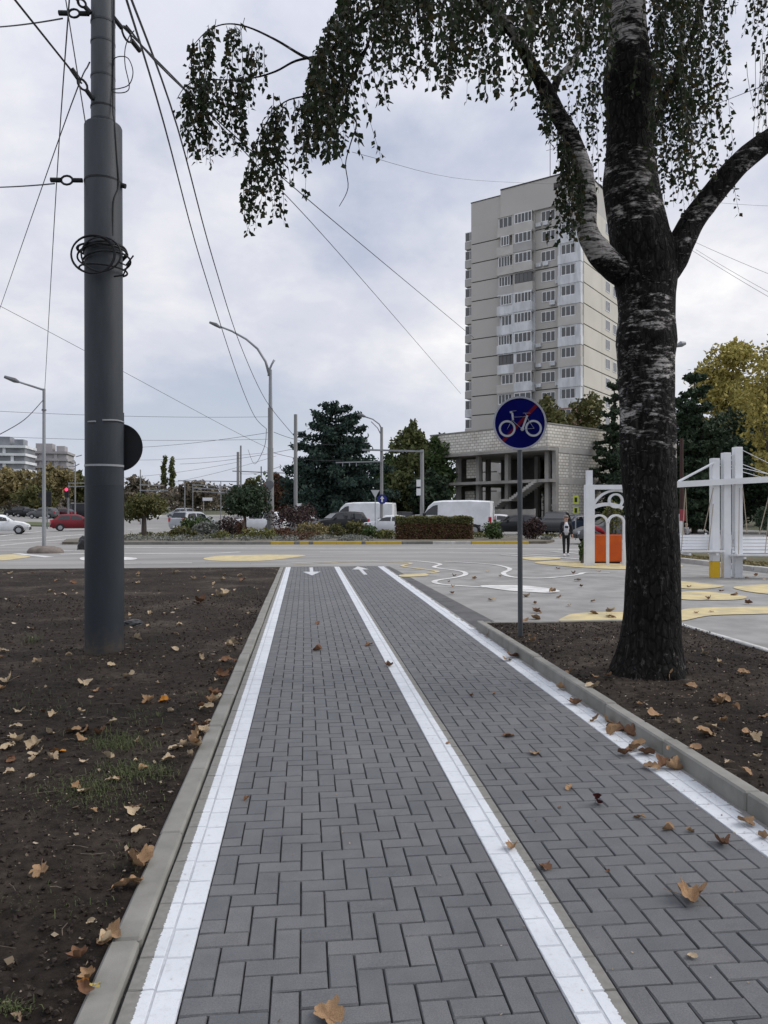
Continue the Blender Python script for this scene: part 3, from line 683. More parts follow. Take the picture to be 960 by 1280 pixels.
# dark pine
def pine(px, zc, ytop, wpx, label, seed, fm, n=9000, low=0.10, name='pine_tree'):
    rr = random.Random(seed); g0 = zg(zc); p = W(px, zc); h = H+(640-ytop)/F*zc-g0; w = wpx/F*zc/2
    t = thing(name, label, 'tree', (p.x, p.y, g0), CR); bl = []; mb = MB(); L = 11
    mb.tube([(0,0,-.2),(.05,0,h*.3),(0,.1,h*.7),(0,0,h*.97)], [h*.02,h*.016,h*.01,.04], 8)
    for i in range(L):
        f = low+(1-low)*i/(L-.3); rw = w*min(1.0, 1.25*(1-f)**.62+.06); nbr = max(4, int(9*(1-f)+3))
        for j in range(nbr):
            a = 6.283*j/nbr+rr.uniform(-.4,.4)+i*.8; rad = rw*rr.uniform(.72, 1.06); z = h*f; tip = (rad*math.cos(a), rad*math.sin(a), z+h*.05*rr.uniform(0,1.3))
            mb.tube([(0,0,z),(tip[0]*.5,tip[1]*.5,z+h*.01),tip], [.09,.06,.02], 4)
            for s in (.38,.62,.82,.98):
                k = w*.21*(1.15-.40*s)*(0.6+.6*(1-f)); bl.append((tip[0]*s, tip[1]*s, lerp(z,tip[2],s)+rr.gauss(0,.12), k, k, k*.6))
    [bl.append((0,0,h*(low+.05+(.86-low)*q/7),w*.62*(1-q/7.6),w*.62*(1-q/7.6),h*.085)) for q in range(7)]; leaf_cloud(bl, n, .20, rr, .3).build('crown', fm, t); mb.build('trunk', m_bark, t, smooth='all'); return t
pine(420, 76, 505, 142, 'broad dark green pine towering over the first white van', 3, F_pi, n=34000)
tree(516, 88, 522, 66, F_wi, 'pale weeping tree with drooping tufts right of the pine', n=6500, shape='round', trunk=.08, nb=24)
tree(550, 86, 536, 54, F_gr, 'green tree close to the left end of the concrete building', n=6000, trunk=.05, nb=18)
tree(494, 92, 556, 52, F_gr, 'darker green tree between the pine and the weeping tree', n=5000, trunk=.05)
tree(535, 80, 585, 60, F_dk, 'low dark tree behind the second white van', n=4500, trunk=.05)
tree(682, 92, 482, 84, F_ol, 'olive tree rising above the block parapet behind the round sign', n=6000, trunk=.2, nb=20)
tree(732, 94, 488, 76, F_ol, 'olive yellow tree above the parapet left of the birch trunk', n=5500, trunk=.2, nb=20, seed=77)
pine(768, 78, 474, 58, 'narrow dark conifer half hidden behind the birch trunk', 8, F_dk, n=13000, low=.05)
pine(868, 60, 464, 92, 'dark conifer just right of the birch trunk', 9, F_dk, n=22000, low=.05)
tree(915, 64, 505, 110, F_dk, 'dark green tree filling the gap behind the white swings', n=9000, trunk=.03, nb=26)
tree(985, 60, 500, 130, F_dk, 'dark green tree at the right edge behind the bench swing', n=9000, trunk=.03, nb=24)
tree(912, 76, 412, 96, F_ye, 'tall yellow autumn tree above the dark trees at right', n=5500, trunk=.35, nb=22, ybot=545)
tree(965, 52, 405, 84, F_ye, 'yellow brown tree leaning in at the right edge', n=4000, trunk=.35, nb=20, ybot=600, seed=5)
tree(800, 70, 540, 100, F_dk, 'dark leafy tree against the block wall behind the arch', n=7000, trunk=.02, nb=18)
tree(858, 90, 488, 80, F_dk, 'dark tall tree behind the right conifer', n=6000, trunk=.02, nb=24)
tree(948, 88, 470, 120, F_dk, 'broad dark tree beneath the yellow autumn tree', n=8000, trunk=.02, nb=26)
tree(700, 100, 520, 80, F_gr, 'green tree squeezed between tower and concrete building', n=2000, trunk=.05)

# island with its planting
mb = MB(); rr = random.Random(8)
isl = []
for (a, b) in ((-16.6, 39.4), (8.6, 40.4), (9.6, 43), (8.6, 50), (-10, 57), (-17.5, 57), (-18.3, 44)): isl.append((RX*a+DX*b, RY*a+DY*b))
mb.add([(x,y,-.05) for x, y in isl]+[(x,y,.13) for x, y in isl], [tuple(range(7,14))]+[(i,(i+1)%7,7+(i+1)%7,7+i) for i in range(7)])
mb.build('traffic_island', mat('island_soil', (.10,.088,.068), (.155,.14,.11), 1.2, .95, bump=.6, bscale=12), kind='structure')
def ikerb(px0, px1, m, y=(682.0, 679.3)):
    zc = lambda px: lerp(39.2, 40.2, (px-100)/590); a, b = W(px0, zc(px0)), W(px1, zc(px1))
    return kerb('kerb', (b.x, b.y), (a.x, a.y), .18, -.05, .15, m=m, seg=2.0)
m_yk = mat('kerb_yellow', (.52,.36,.035), (.38,.28,.06), 2, .8, lo=.35, hi=.75); m_wk = mat('kerb_white', (.52,.52,.5), (.36,.36,.34), 2, .8); m_dk = mat('kerb_old', (.14,.135,.125), (.2,.195,.18), 2, .9)
ikerb(100, 338, m_dk); ikerb(338.5, 368, m_yk); ikerb(368.5, 374, m_dk); ikerb(374.5, 386, m_yk); ikerb(386.5, 391, m_dk); ikerb(391.5, 452, m_yk); ikerb(452.5, 456, m_dk); ikerb(456.5, 502, m_yk)
ikerb(502.5, 540, m_dk); ikerb(540.5, 588, m_wk); ikerb(588.5, 660, m_yk)
rg = random.Random(4)
bl = []
for i in range(70):
    px = rg.uniform(150, 470); zc = rg.uniform(41, 46); p = W(px, zc); s = rg.uniform(.3,.6); bl.append((p.x, p.y, .2, s, s, rg.uniform(.12,.25)))
leaf_cloud(bl, 5200, .06, rg, .4).build('ground_cover', F_si, None, kind='stuff')
bl = []
for i in range(60):
    px = rg.uniform(150, 690); zc = rg.uniform(44, 53); p = W(px, zc); s = rg.uniform(.4,.8); bl.append((p.x, p.y, .2, s, s, rg.uniform(.1,.3)))
leaf_cloud(bl, 3800, .08, rg, .4).build('ground_cover', F_ol, None, kind='stuff')
tree(180, 50, 620, 72, F_ol, 'small round topped tree with a straight trunk on the island left end', 'round_tree', n=2600, ybot=646, nb=18, trunk_r=.16, shape='wide', leaf=.11)
tree(306, 53, 604, 66, F_dk, 'small dark round tree behind the purple shrub on the island', 'round_tree', n=3200, ybot=647, nb=20, trunk_r=.12, leaf=.12)
tree(372, 51, 634, 66, F_pu, 'small dark purple spreading tree beside the tall lamp post', 'round_tree', n=1500, ybot=654, nb=14, trunk_r=.07, shape='wide', leaf=.09)
shrub(262, 46, 649, 672, 42, F_si, 'silvery grey rounded shrub on the island')
shrub(230, 48, 656, 670, 46, F_ol, 'flat olive shrub left of the silvery one', n=500)
shrub(246, 52, 641, 664, 44, F_gr, 'loose grey green shrub behind the silvery one', n=700)
shrub(292, 46, 641, 671, 40, F_pu, 'dense purple brown shrub next to the silvery one', n=1300, leaf=.07)
shrub(303, 44, 645, 668, 14, F_rd, 'thin rust red shrub at the right of the purple one', n=350, leaf=.06)
shrub(278, 43, 662, 673, 30, F_yg, 'small pale green mound in front of the purple shrub', n=400, leaf=.06)
shrub(325, 44, 658, 674, 62, F_yg, 'long lime green mound in front of the dark round tree', n=900, leaf=.07)
shrub(356, 45, 655, 673, 34, F_rd, 'rust red mound beside the foot of the tall lamp post', n=600, leaf=.07)
shrub(392, 46, 650, 674, 46, F_au, 'tan and pink flowering shrub in the middle of the island', n=800, leaf=.08)
shrub(418, 47, 652, 674, 34, F_ol, 'olive shrub right of the tan flowering one', n=600, leaf=.08)
shrub(380, 43, 663, 676, 60, F_rd, 'low red green mound along the yellow kerb', n=700, leaf=.06)
shrub(446, 46, 648, 674, 40, F_ol, 'tall spiky olive shrub in front of the first white van', n=900, leaf=.09)
shrub(462, 45, 654, 675, 26, F_gr, 'dark green shrub left of the clipped hedge', n=500, leaf=.08)
shrub(483, 45, 660, 674, 36, F_yg, 'pale yellow green mound before the white saloon', n=600, leaf=.07)
shrub(614, 44, 648, 676, 30, F_gr, 'small dense green bush between hedge and signpost', n=1300, leaf=.07)
shrub(667, 44, 645, 678, 34, F_pu, 'round dark brown bush right of the signpost', n=1900, leaf=.07)
shrub(684, 43, 669, 677, 18, F_si, 'tiny grey dry plant at the foot of the round brown bush', n=250, leaf=.05)
# clipped hedge: an L of dense leaves
hp = W(542, 44); hg = thing('hedge', 'long clipped red and green hedge with a flat top on the island', 'hedge', (hp.x, hp.y, .1), CR+.12)
rr = random.Random(9); mb = MB(); bl = []
hw = 46/F*44; hh = 1.30
for i in range(9000):
    u = rr.uniform(-hw, hw); v = rr.uniform(-.75,.75); z = rr.random()*hh; k = rr.random()
    if k < .55: v = -.75+abs(rr.gauss(0,.06))
    elif k < .85: z = hh-abs(rr.gauss(0,.05))
    elif k < .93: u = rr.choice((-hw, hw))
    z += .04*math.sin(u*5)+rr.gauss(0,.02); u += rr.gauss(0,.03)
    bl.append((u,v,z))
fd = {0: [], 1: []}
mbs = {0: MB(), 1: MB()}
for (u,v,z) in bl:
    q = 1 if (z > hh*.72 or rr.random() < .25) else 0
    a = Vector((rr.gauss(0,1),rr.gauss(0,1),rr.gauss(0,1))).normalized(); b = a.orthogonal().normalized(); s = .07*rr.uniform(.6,1.3); p = Vector((u,v,z)); m_ = mbs[q]
    m_.v += [tuple(p-a*s), tuple(p+b*s*.6), tuple(p+a*s), tuple(p-b*s*.6)]; i = len(m_.v)-4; m_.f.append((i,i+1,i+2,i+3)); m_.mi.append(0)
mbs[0].build('lower_leaves', F_rd, hg); mbs[1].build('top_leaves', F_ol, hg)
mb = MB(); mb.box(-hw+.12, hw-.12, -.6, .6, -.2, hh-.12); mb.build('twigs', mat('hedge_core', (.03,.022,.016), rough=1), hg)

# ------------------------------------------------------------------ vehicles
m_tyre = mat('tyre', (.018,.018,.019), rough=.9); m_rim = mat('rim', (.35,.36,.37), rough=.35, metal=.8)
m_cglass = mat('car_glass', (.012,.014,.017), rough=.08, spec=.7); m_trim = mat('black_trim', (.02,.02,.021), rough=.7)
m_red = mat('tail_red', (.40,.015,.03), rough=.3); m_hl = mat('head_lamp', (.6,.62,.64), rough=.15); m_plate = mat('plate', (.7,.7,.68), rough=.6)
def paint(n, c): return mat('paint_'+n, c, tuple(x*.8 for x in c), .8, rough=.34, spec=.35)
PROF = {  # x, roof/bonnet height, half width, cabin 0/1
 'hatch': [(-2.05,.62,.74,0),(-2.0,.98,.82,0),(-1.82,1.02,.85,0),(-1.38,1.43,.86,1),(-.7,1.49,.87,1),(.1,1.47,.87,1),(.45,1.38,.87,1),(1.05,.99,.87,0),(1.6,.90,.86,0),(1.98,.74,.80,0),(2.08,.56,.70,0)],
 'sedan': [(-2.3,.62,.76,0),(-2.24,1.0,.84,0),(-1.6,1.05,.87,0),(-1.1,1.36,.87,1),(-.5,1.45,.88,1),(.1,1.43,.88,1),(.45,1.34,.88,1),(1.05,.98,.88,0),(1.8,.88,.87,0),(2.2,.72,.8,0),(2.3,.55,.7,0)],
 'suv': [(-2.25,.7,.80,0),(-2.2,1.1,.88,0),(-2.05,1.16,.91,0),(-1.75,1.66,.91,1),(-1.0,1.72,.92,1),(.1,1.69,.92,1),(.45,1.58,.92,1),(1.0,1.15,.92,0),(1.8,1.05,.9,0),(2.15,.85,.85,0),(2.25,.6,.76,0)],
 'van': [(-2.95,.6,.95,0),(-2.93,1.25,.98,0),(-2.9,1.9,.99,1),(-2.86,2.48,.99,1),(-1.4,2.55,1.0,1),(.6,2.53,1.0,1),(1.3,2.46,1.0,1),(1.75,2.1,1.0,1),(2.2,1.28,1.0,0),(2.75,1.05,.97,0),(2.9,.8,.92,0),(2.95,.55,.84,0)]}
def car(kind, px, zc, yaw, pm, label, group=None, name='parked_car', detail=True, z=None, lamp=m_red):
    """yaw: heading relative to the camera's right (0 = nose to the right)"""
    p = W(px, zc); pr = PROF[kind]; van = kind == 'van'
    t = thing(name if not van else 'delivery_van', label, 'van' if van else 'car', (p.x, p.y, (zg(zc)+.005) if z is None else z), CR+math.radians(yaw), group)
    clr = .24; belt = 1.25 if van else (1.1 if kind == 'suv' else .96)
    vs = []; n = 12
    for (x, zt, w, cabf) in pr:
        bz = min(zt-.04, belt); wr = w*(.80 if not van else .93) if cabf else w*.9
        lo = clr if abs(x) < abs(pr[0][0])-.12 else clr+.12
        ring = [(w*.86, lo), (w*.98, lo+.16), (w, lerp(lo, bz, .6)), (w*.975, bz), (wr if cabf else w*.93, max(zt-.10, bz+.01) if cabf else zt-.015), (wr*.82, zt)]
        vs += [(x, y, z_) for y, z_ in ring]+[(x, -y, z_) for y, z_ in reversed(ring)]
    mb = MB(); fs = []
    for i in range(len(pr)-1):
        for k in range(n): q = (k+1) % n; fs.append((i*n+k, i*n+n+k, i*n+n+q, i*n+q))
    fs += [tuple(range(n)), tuple((len(pr)-1)*n+k for k in range(n-1,-1,-1))]
    mb.add(vs, fs); mb.build('body', pm, t, smooth=True)
    def sidept(x, f, sgn):
        w = interp([(a[0],a[2]) for a in pr], x); zt = interp([(a[0],a[1]) for a in pr], x); wr = w*(.80 if not van else .93)
        zb = belt+.03; z1 = zt-.12; z_ = lerp(zb, z1, f); ff = (z_-belt)/max(.05, (zt-.10-belt))
        return (x, sgn*(lerp(w*.975, wr, ff)+.008), z_)
    cabx = [a[0] for a in pr if a[3]]; x0, x1 = cabx[0], cabx[-1]
    if van: wins = [(1.0, 1.72, 2.1)]
    else:
        mid = lerp(x0, x1, .50); fx = pr[[a[0] for a in pr].index(x1)+1][0]; bx = pr[[a[0] for a in pr].index(x0)-1][0]
        wins = [(lerp(bx,x0,.75), mid-.05, None), (mid+.05, x1, lerp(x1, fx, .72))]
    for sgn in (-1, 1):
        for (a, b, e) in wins:
            mb = MB(); top = [sidept(lerp(a,b,k/4), .93, sgn) for k in range(5)]; bot = [sidept(lerp(a, e or b, k/4), .0, sgn) for k in range(5)]
            if van: bot = [(q[0], sgn*1.0, q[2]+.18) for q in bot]; top = [(q[0], q[1]+sgn*.015, q[2]-.1) for q in top]
            vv = bot+top; ff = [(k,k+1,k+6,k+5) for k in range(4)]
            mb.add(vv, ff if sgn < 0 else [f[::-1] for f in ff]); mb.build('side_window', m_cglass, t)
    # windscreen and rear window follow the sloping ends
    def screen(xa, xb, f0, f1, nm):
        za = interp([(a[0],a[1]) for a in pr], xa); zb = interp([(a[0],a[1]) for a in pr], xb); s = 1 if xb > xa else -1
        w = interp([(a[0],a[2]) for a in pr], xa)*(.80 if not van else .93)*.84; wb = interp([(a[0],a[2]) for a in pr], xb)*.84
        pa = (lerp(xa,xb,f0)+s*.015, lerp(za,zb,f0)+.012); pb = (lerp(xa,xb,f1)+s*.015, lerp(za,zb,f1)+.012)
        mb = MB(); mb.add([(pa[0],-lerp(w,wb,f0),pa[1]),(pa[0],lerp(w,wb,f0),pa[1]),(pb[0],lerp(w,wb,f1),pb[1]),(pb[0],-lerp(w,wb,f1),pb[1])], [(0,1,2,3) if s < 0 else (3,2,1,0)]); mb.build(nm, m_cglass, t)
    xs = [a[0] for a in pr]; i1 = xs.index(x1)
    screen(x1, xs[i1+1], .06, .92, 'windscreen')
    if not van: screen(x0, xs[xs.index(x0)-1], .08, .9, 'rear_window')
    r = .36 if van else (.35 if kind == 'suv' else .31); wy = interp([(a[0],a[2]) for a in pr], 0)
    for xw in ((-1.75, 1.95) if van else (-1.28, 1.36)):
        for sgn in (-1, 1):
            mb = MB(); mb.m = Matrix.Translation((xw, sgn*(wy-.085), r)) @ Matrix.Rotation(math.pi/2, 4, 'X')
            mb.lathe([(r*.62,-.105),(r*.93,-.105),(r,-.07),(r,.07),(r*.93,.105),(r*.62,.105)], 18); wh = mb.build('wheel', m_tyre, t, smooth=True)
            mb = MB(); mb.m = Matrix.Translation((xw, sgn*(wy+.022), r)) @ Matrix.Rotation(math.pi/2, 4, 'X'); mb.lathe([(r*.62,-.012),(r*.6,.012)], 14); mb.build('rim', m_rim, wh)
            mb = MB(); mb.ring(xw, r+.02, r*1.02, r*1.17, sgn*(wy-.02), sgn*(wy+.012), -8, 188, 14); mb.build('wheel_arch', m_trim, t)
    if detail:
        xr, xf = pr[0][0], pr[-1][0]
        for sgn in (-1, 1):
            zt = 1.0 if van else (1.02 if kind == 'suv' else .84); mb = MB(); w = pr[1][2]
            mb.box(pr[1][0]-.035, pr[1][0]+.16, sgn*(w-.2) if sgn > 0 else -w-.006, w+.006 if sgn > 0 else -(w-.2), zt-(.16 if not van else .3), zt+(.12 if not van else .32)); mb.build('tail_light', lamp, t)
            mb = MB(); w = pr[-2][2]; xx = pr[-2][0]; hz = pr[-2][1]-.12; mb.box(xx-.2, xx+.06, sgn*(w-.28) if sgn > 0 else -w+.01, w-.01 if sgn > 0 else -(w-.28), hz-.08, hz+.07); mb.build('headlight', m_hl, t)
            mb = MB(); mx = x1+.25; mb.box(mx-.08, mx+.08, sgn*(wy+.01) if sgn > 0 else -wy-.18, wy+.18 if sgn > 0 else -(wy+.01), belt+.02, belt+(.34 if van else .17), bev=.02); mb.build('side_mirror', m_trim if van else pm, t)
        mb = MB(); mb.box(xr-.06, xr+.1, -.8*pr[0][2], .8*pr[0][2], clr+.1, clr+.3, bev=.02); mb.build('rear_bumper', m_trim if van else pm, t)
        mb = MB(); mb.box(xr-.075, xr-.062, -.26, .26, .36, .48) if not van else mb.box(xr-.02, xr-.005, -.26, .26, .75, .87); mb.build('number_plate', m_plate, t)
        mb = MB(); mb.box(xf-.05, xf+.05, -.62, .62, clr+.08, clr+.3, bev=.02); mb.build('grille', m_trim, t)
        if van:
            for sgn in (-1, 1):
                mb = MB(); mb.box(-2.2, 2.0, sgn*1.0 if sgn > 0 else -1.025, 1.025 if sgn > 0 else -1.0, .62, .74); mb.build('side_moulding', m_trim, t)
            mb = MB(); mb.box(-2.985, -2.95, -.012, .012, .7, 2.35); mb.build('door_seam', m_trim, t)
    return t
wht = paint('white', (.76,.78,.80)); slv = paint('silver', (.36,.38,.40)); blk = paint('black', (.008,.009,.011)); gry = paint('grey', (.12,.125,.13)); red = paint('maroon', (.16,.012,.02)); nav = paint('navy', (.02,.032,.055))
car('hatch', 0, 58, 20, wht, 'white hatchback driving along the road at the left edge', name='driving_car')
car('hatch', 94, 68, 26, red, 'dark red hatchback waiting beside the big dark pole', name='driving_car')
FG = 'cars on the far side of the road'
def fcar(k, px, yb, yaw, pm, lab, zc=120): return car(k, px, zc, yaw, pm, lab, FG, z=H+(640-yb)/F*zc)
fcar('suv', 22, 645.5, 170, blk, 'black tall car at far left under the autumn tree', 135)
fcar('sedan', 36, 646.5, 175, blk, 'black low car between the tall black one and the grey one', 130)
fcar('suv', 54, 648, 178, gry, 'grey off road car left of the traffic light on the far road', 120)
fcar('hatch', 77, 647.5, 176, paint('wine', (.07,.015,.02)), 'dark wine coloured car behind the maroon hatchback', 122)
fcar('van', 101, 648, 178, paint('dark_van', (.025,.026,.03)), 'long dark van behind the roof of the maroon hatchback', 126)
fcar('hatch', 171, 650.5, 176, wht, 'white car left of the round topped tree trunk', 140)
fcar('hatch', 189, 650.5, 3, wht, 'white car right of the round topped tree trunk', 140)
fcar('suv', 226, 649, 150, slv, 'small pale car on the far road above the silver hatchback', 118)
car('suv', 243, 66, 62, slv, 'silver estate with a pink red tail lamp behind the shrubs', name='parked_car')
car('suv', 324, 63, 168, wht, 'white high car with red tail lamp behind the dark round tree')
car('sedan', 376, 64, 172, slv, 'pale car mostly hidden behind the dark purple tree')
car('suv', 424, 60, 205, blk, 'black car with bonnet towards the camera in front of the first van')
car('van', 453, 68, 168, wht, 'white panel van further away behind the lamp with the blue sign')
car('sedan', 487, 58.5, 166, wht, 'white saloon between the first van and the hedge')
car('suv', 494, 76, 175, blk, 'black car behind the white saloon under the blue sign')
car('sedan', 522, 70, 170, slv, 'silver saloon beside the grey mast with boxes')
car('van', 567, 57, 163, wht, 'big white panel van behind the clipped hedge')
car('hatch', 614, 68, 170, paint('white_red', (.6,.6,.61)), 'pale car with red lamp right of the second white van')
car('hatch', 644, 56, 180, blk, 'black car behind the signpost')
car('suv', 695, 56, 250, blk, 'black car facing the road beside the round brown bush')
car('sedan', 716, 62, 215, nav, 'dark blue car behind the walking person')
car('hatch', 768, 40, 178, gry, 'grey car seen through the white arch above the orange planter')

# ------------------------------------------------------------------ poles, lamps, signs
m_steel = mat('galvanised', (.30,.315,.33), (.22,.23,.24), 1.5, .55, metal=.3, stretch=(1,1,.2)); m_dst = mat('grey_steel', (.17,.18,.19), (.12,.125,.13), 2, .6, metal=.2)
m_con = mat('pole_concrete', (.26,.265,.265), (.19,.195,.195), 1.5, .85, stretch=(1,1,.15)); m_blk = mat('matt_black', (.012,.013,.015), rough=.7); m_lens = mat('lamp_lens', (.55,.56,.56), rough=.3)
m_signw = mat('sign_white', (.68,.69,.70), rough=.5); m_signb = mat('sign_blue', (.012,.02,.17), rough=.35)
def at_local(zc): return F/zc
def pole_thing(name, label, cat, px, zc, ytop, w_bot, w_top, m=m_steel, ybase=None, group=None, n=10):
    p = W(px, zc); g0 = zg(zc); h = H+(640-ytop)/F*zc-g0
    t = thing(name, label, cat, (p.x, p.y, g0), CR, group); mb = MB()
    mb.tube([(0,0,-.2),(0,0,h*.5),(0,0,h)], [w_bot/2, lerp(w_bot,w_top,.5)/2, w_top/2], n); mb.build('pole', m, t, smooth=True)
    return t, h, zc/F
def px2(t, zc, px0, px, py): return ((px-px0)/F*zc, H+(640-py)/F*zc-zg(zc))    # local x, z at the pole's distance
# lamp at left with a stone foot
zc = 31.5; t, h, k = pole_thing('street_lamp', 'slim grey street lamp standing in a boulder at the left', 'street lamp', 55, zc, 486, .16, .12)
a = px2(t, zc, 55, 25, 478); b = px2(t, zc, 55, 10, 472.5)
mb = MB(); mb.tube([(0,0,h-.05),(a[0],-.2,a[1])], [.045,.04], 8); mb.build('arm', m_steel, t); mb = MB(); mb.tube([(a[0]+.05,-.2,a[1]-.02),(a[0]-.12,-.2,a[1]+.05),(b[0],-.3,b[1])], [.05,.1,.06], 8); mb.build('lamp_head', m_dst, t)
mb = MB(); mb.lathe([(.1,0),(.09,.06)], 10, c=(0,0,h-.9)); mb.build('clamp', m_dst, t)
sm = MB(); rr = random.Random(2); prof = [(.02,-.1),(.62,-.1),(.66,.06),(.55,.2),(.3,.27),(.02,.28)]; sm.lathe(prof, 18)
sm.v = [(x*1.12*(1+.1*noise.noise(Vector((x*2,y*2,z*3)))), y*.8*(1+.1*noise.noise(Vector((x*2+5,y*2,z*3)))), z*(1+.2*noise.noise(Vector((x*3,y*3,1))))) for x,y,z in sm.v]
p = W(57.5, 31.4); tagp(sm.build('boulder', mat('boulder', (.13,.11,.095), (.2,.17,.15), 4, .95, bump=.8, bscale=12), None, smooth='all', loc=(p.x, p.y, 0.005)), 'flat brown boulder round the foot of the slim street lamp', 'boulder')
# tall tapered lamp post with two arms
zc = 55; t, h, k = pole_thing('street_lamp', 'tall stepped lamp post with a long and a short curved arm', 'street lamp', 338, zc, 462, .46, .22)
mb = MB()
for (y0, y1, d) in ((660,600,.5),(600,560,.42),(560,510,.36)): mb.tube([(0,0,px2(t,zc,338,338,y0)[1]),(0,0,px2(t,zc,338,338,y1)[1])], d/2, 12)
mb.build('pole_sleeve', m_con, t, smooth=True)
pp = [px2(t,zc,338,x,y) for x, y in ((336.5,468),(332,452),(322,436),(308,424),(290,414),(272,407))]
mb = MB(); mb.tube([(x,0,z) for x, z in pp], [.10,.09,.085,.08,.07,.06], 8); mb.build('arm', m_steel, t, smooth='all')
mb = MB(); mb.tube([(x,-.02,z) for x, z in [px2(t,zc,338,a,b) for a, b in ((276,410),(270,406),(262,403))]], [.07,.14,.08], 8); mb.build('lamp_head', m_dst, t)
mb = MB(); mb.tube([(x,-.02,z) for x, z in [px2(t,zc,338,a,b) for a, b in ((336,470),(337,462),(340,455),(343,450))]], [.1,.08,.07,.09], 8); mb.build('short_arm', m_steel, t, smooth='all')
z = px2(t,zc,338,338,606)[1]; mb = MB(); mb.ring(0, z, .13, .3, -.34, -.26, n=20); mb.ring(0, z, 0.0, .13, -.33, -.27, n=20); mb.build('coil_box', m_dst, t)
# mast right of it
zc = 54; t, h, k = pole_thing('trolley_mast', 'plain grey mast between tall lamp post and pine', 'mast', 369.5, zc, 518, .30, .24, m_con)
z = px2(t,zc,369.5,369.5,540)[1]; mb = MB(); mb.bar((0,0,z),(.7,0,z+.02),.05); mb.bar((0,0,z-.4),(.8,0,z-.38),.05); mb.build('bracket', m_dst, t)
z = px2(t,zc,369.5,375,631)[1]; mb = MB(); mb.box(.1,.45,-.2,-.17,z-.1,z+.1); mb.build('small_sign', m_signw, t)
# lamp with cross arms near the pine
zc = 58; t, h, k = pole_thing('street_lamp', 'grey lamp post with trolley wire arms and a blue sign in front of the pine', 'street lamp', 477, zc, 534, .26, .22, m_con)
pp = [px2(t,zc,477,a,b) for a, b in ((477,536),(474,530),(466,524),(455,520.5))]
mb = MB(); mb.tube([(x,0,z) for x,z in pp], [.06,.055,.05,.05], 8); q = [px2(t,zc,477,a,b) for a,b in ((477,545),(472,535),(464,527))]; mb.tube([(x,0,z) for x,z in q], .035, 6); mb.build('arm', m_steel, t, smooth='all')
mb = MB(); mb.tube([(x,0,z) for x,z in [px2(t,zc,477,a,b) for a,b in ((457,521),(452,519),(446.5,518.5))]], [.06,.15,.06], 8); mb.build('lamp_head', m_dst, t)
a = px2(t,zc,477,420,578.5); b = px2(t,zc,477,477,577); mb = MB(); mb.bar((a[0],-.25,a[1]),(b[0],-.25,b[1]),.09)
for f in (.15,.3,.45): mb.bar((a[0]*(1-f),-.25,a[1]-.05),(a[0]*(1-f),-.25,a[1]-.28),.07)
mb.build('wire_arm', m_steel, t)
zs = px2(t,zc,477,478,624)[1]; mb = MB(); mb.ring(.05, zs, 0.0, .36, -.24, -.2, n=24); sg = mb.build('blue_sign', m_signb, t)
mb = MB(); mb.box(-.02,.1,-.26,-.245,zs-.22,zs+.05); mb.prism([(-.12,zs+.03),(.2,zs+.03),(.04,zs+.24)], -.26, -.245); mb.build('arrow', m_signw, sg)
# give way sign seen beside it
zc = 57.5; t, h, k = pole_thing('give_way_sign', 'pale triangular sign pointing down beside the blue sign', 'road sign', 469, zc, 618, .06, .06)
z1 = px2(t,zc,469,469,612.5)[1]; z0 = px2(t,zc,469,469,622.5)[1]; mb = MB(); mb.prism([(-.34,z1),(.34,z1),(0,z0)], -.05, -.02, 0); mb.build('panel', mat('sign_back', (.42,.44,.45), rough=.5), t)
# mast with boxes and long cross arm
zc = 58; t, h, k = pole_thing('trolley_mast', 'grey mast with long cross arm and two boxes left of the second van', 'mast', 527.5, zc, 562, .34, .28, m_con)
a = px2(t,zc,527.5,453,562.5); mb = MB(); mb.bar((a[0],-.2,a[1]),(.1,-.2,a[1]-.12),.13); mb.build('cross_arm', m_steel, t)
for y in (604, 615):
    z = px2(t,zc,527.5,527,y)[1]; mb = MB(); mb.box(-.42,-.1,-.2,.1,z-.26,z+.26); mb.build('equipment_box', m_signw, t)
# lamp behind the birch
zc = 30; t, h, k = pole_thing('street_lamp', 'street lamp standing behind the birch with its head just showing', 'street lamp', 822, zc, 434, .16, .12)
mb = MB(); a = px2(t,zc,822,846,433); mb.tube([(0,0,h-.05),(.3,0,h+.02),(a[0],0,a[1])], .04, 8); mb.build('arm', m_steel, t); b = px2(t,zc,822,857,430); mb = MB(); mb.tube([(a[0]-.05,0,a[1]),(lerp(a[0],b[0],.5),0,b[1]),(b[0],0,b[1]+.03)], [.05,.12,.06], 8); mb.build('lamp_head', m_steel, t)
# far trolley masts at left
TG = 'distant trolley bus masts'
def mast(px, zc, ytop, lab, arms=(), w=.24, m=m_con, boards=()):
    t, h, k = pole_thing('trolley_mast', lab, 'mast', px, zc, ytop, w, w*.85, m, group=TG, n=8)
    for (xa, ya, xb, yb) in arms:
        a = px2(t,zc,px,xa,ya); b = px2(t,zc,px,xb,yb); mb = MB(); mb.bar((a[0],-.2,a[1]),(b[0],-.2,b[1]),.11); mb.build('wire_arm', m_steel, t)
    for (xa, ya, xb, yb) in boards:
        a = px2(t,zc,px,xa,ya); b = px2(t,zc,px,xb,yb); mb = MB(); mb.box(a[0],b[0],-.3,-.24,b[1],a[1]); mb.build('board', m_signw, t)
    return t
mast(94, 105, 577, 'mast with small brackets above the maroon car', [(83,578,94,576),(86,583,94,583),(94,583,100,580),(96,571,103,569)], .2)
mast(86, 100, 603, 'mast carrying two bracket arms behind the red traffic light', [(86,604,107,604),(86,608,107,608)], .14)
mast(175.5, 92, 587, 'thin mast behind the crown of the round topped tree', [(175,606,203,607),(175,613,210,613)], .16)
mast(231, 100, 603, 'mast in the middle of the far junction', [(223,601,300,602)], .17)
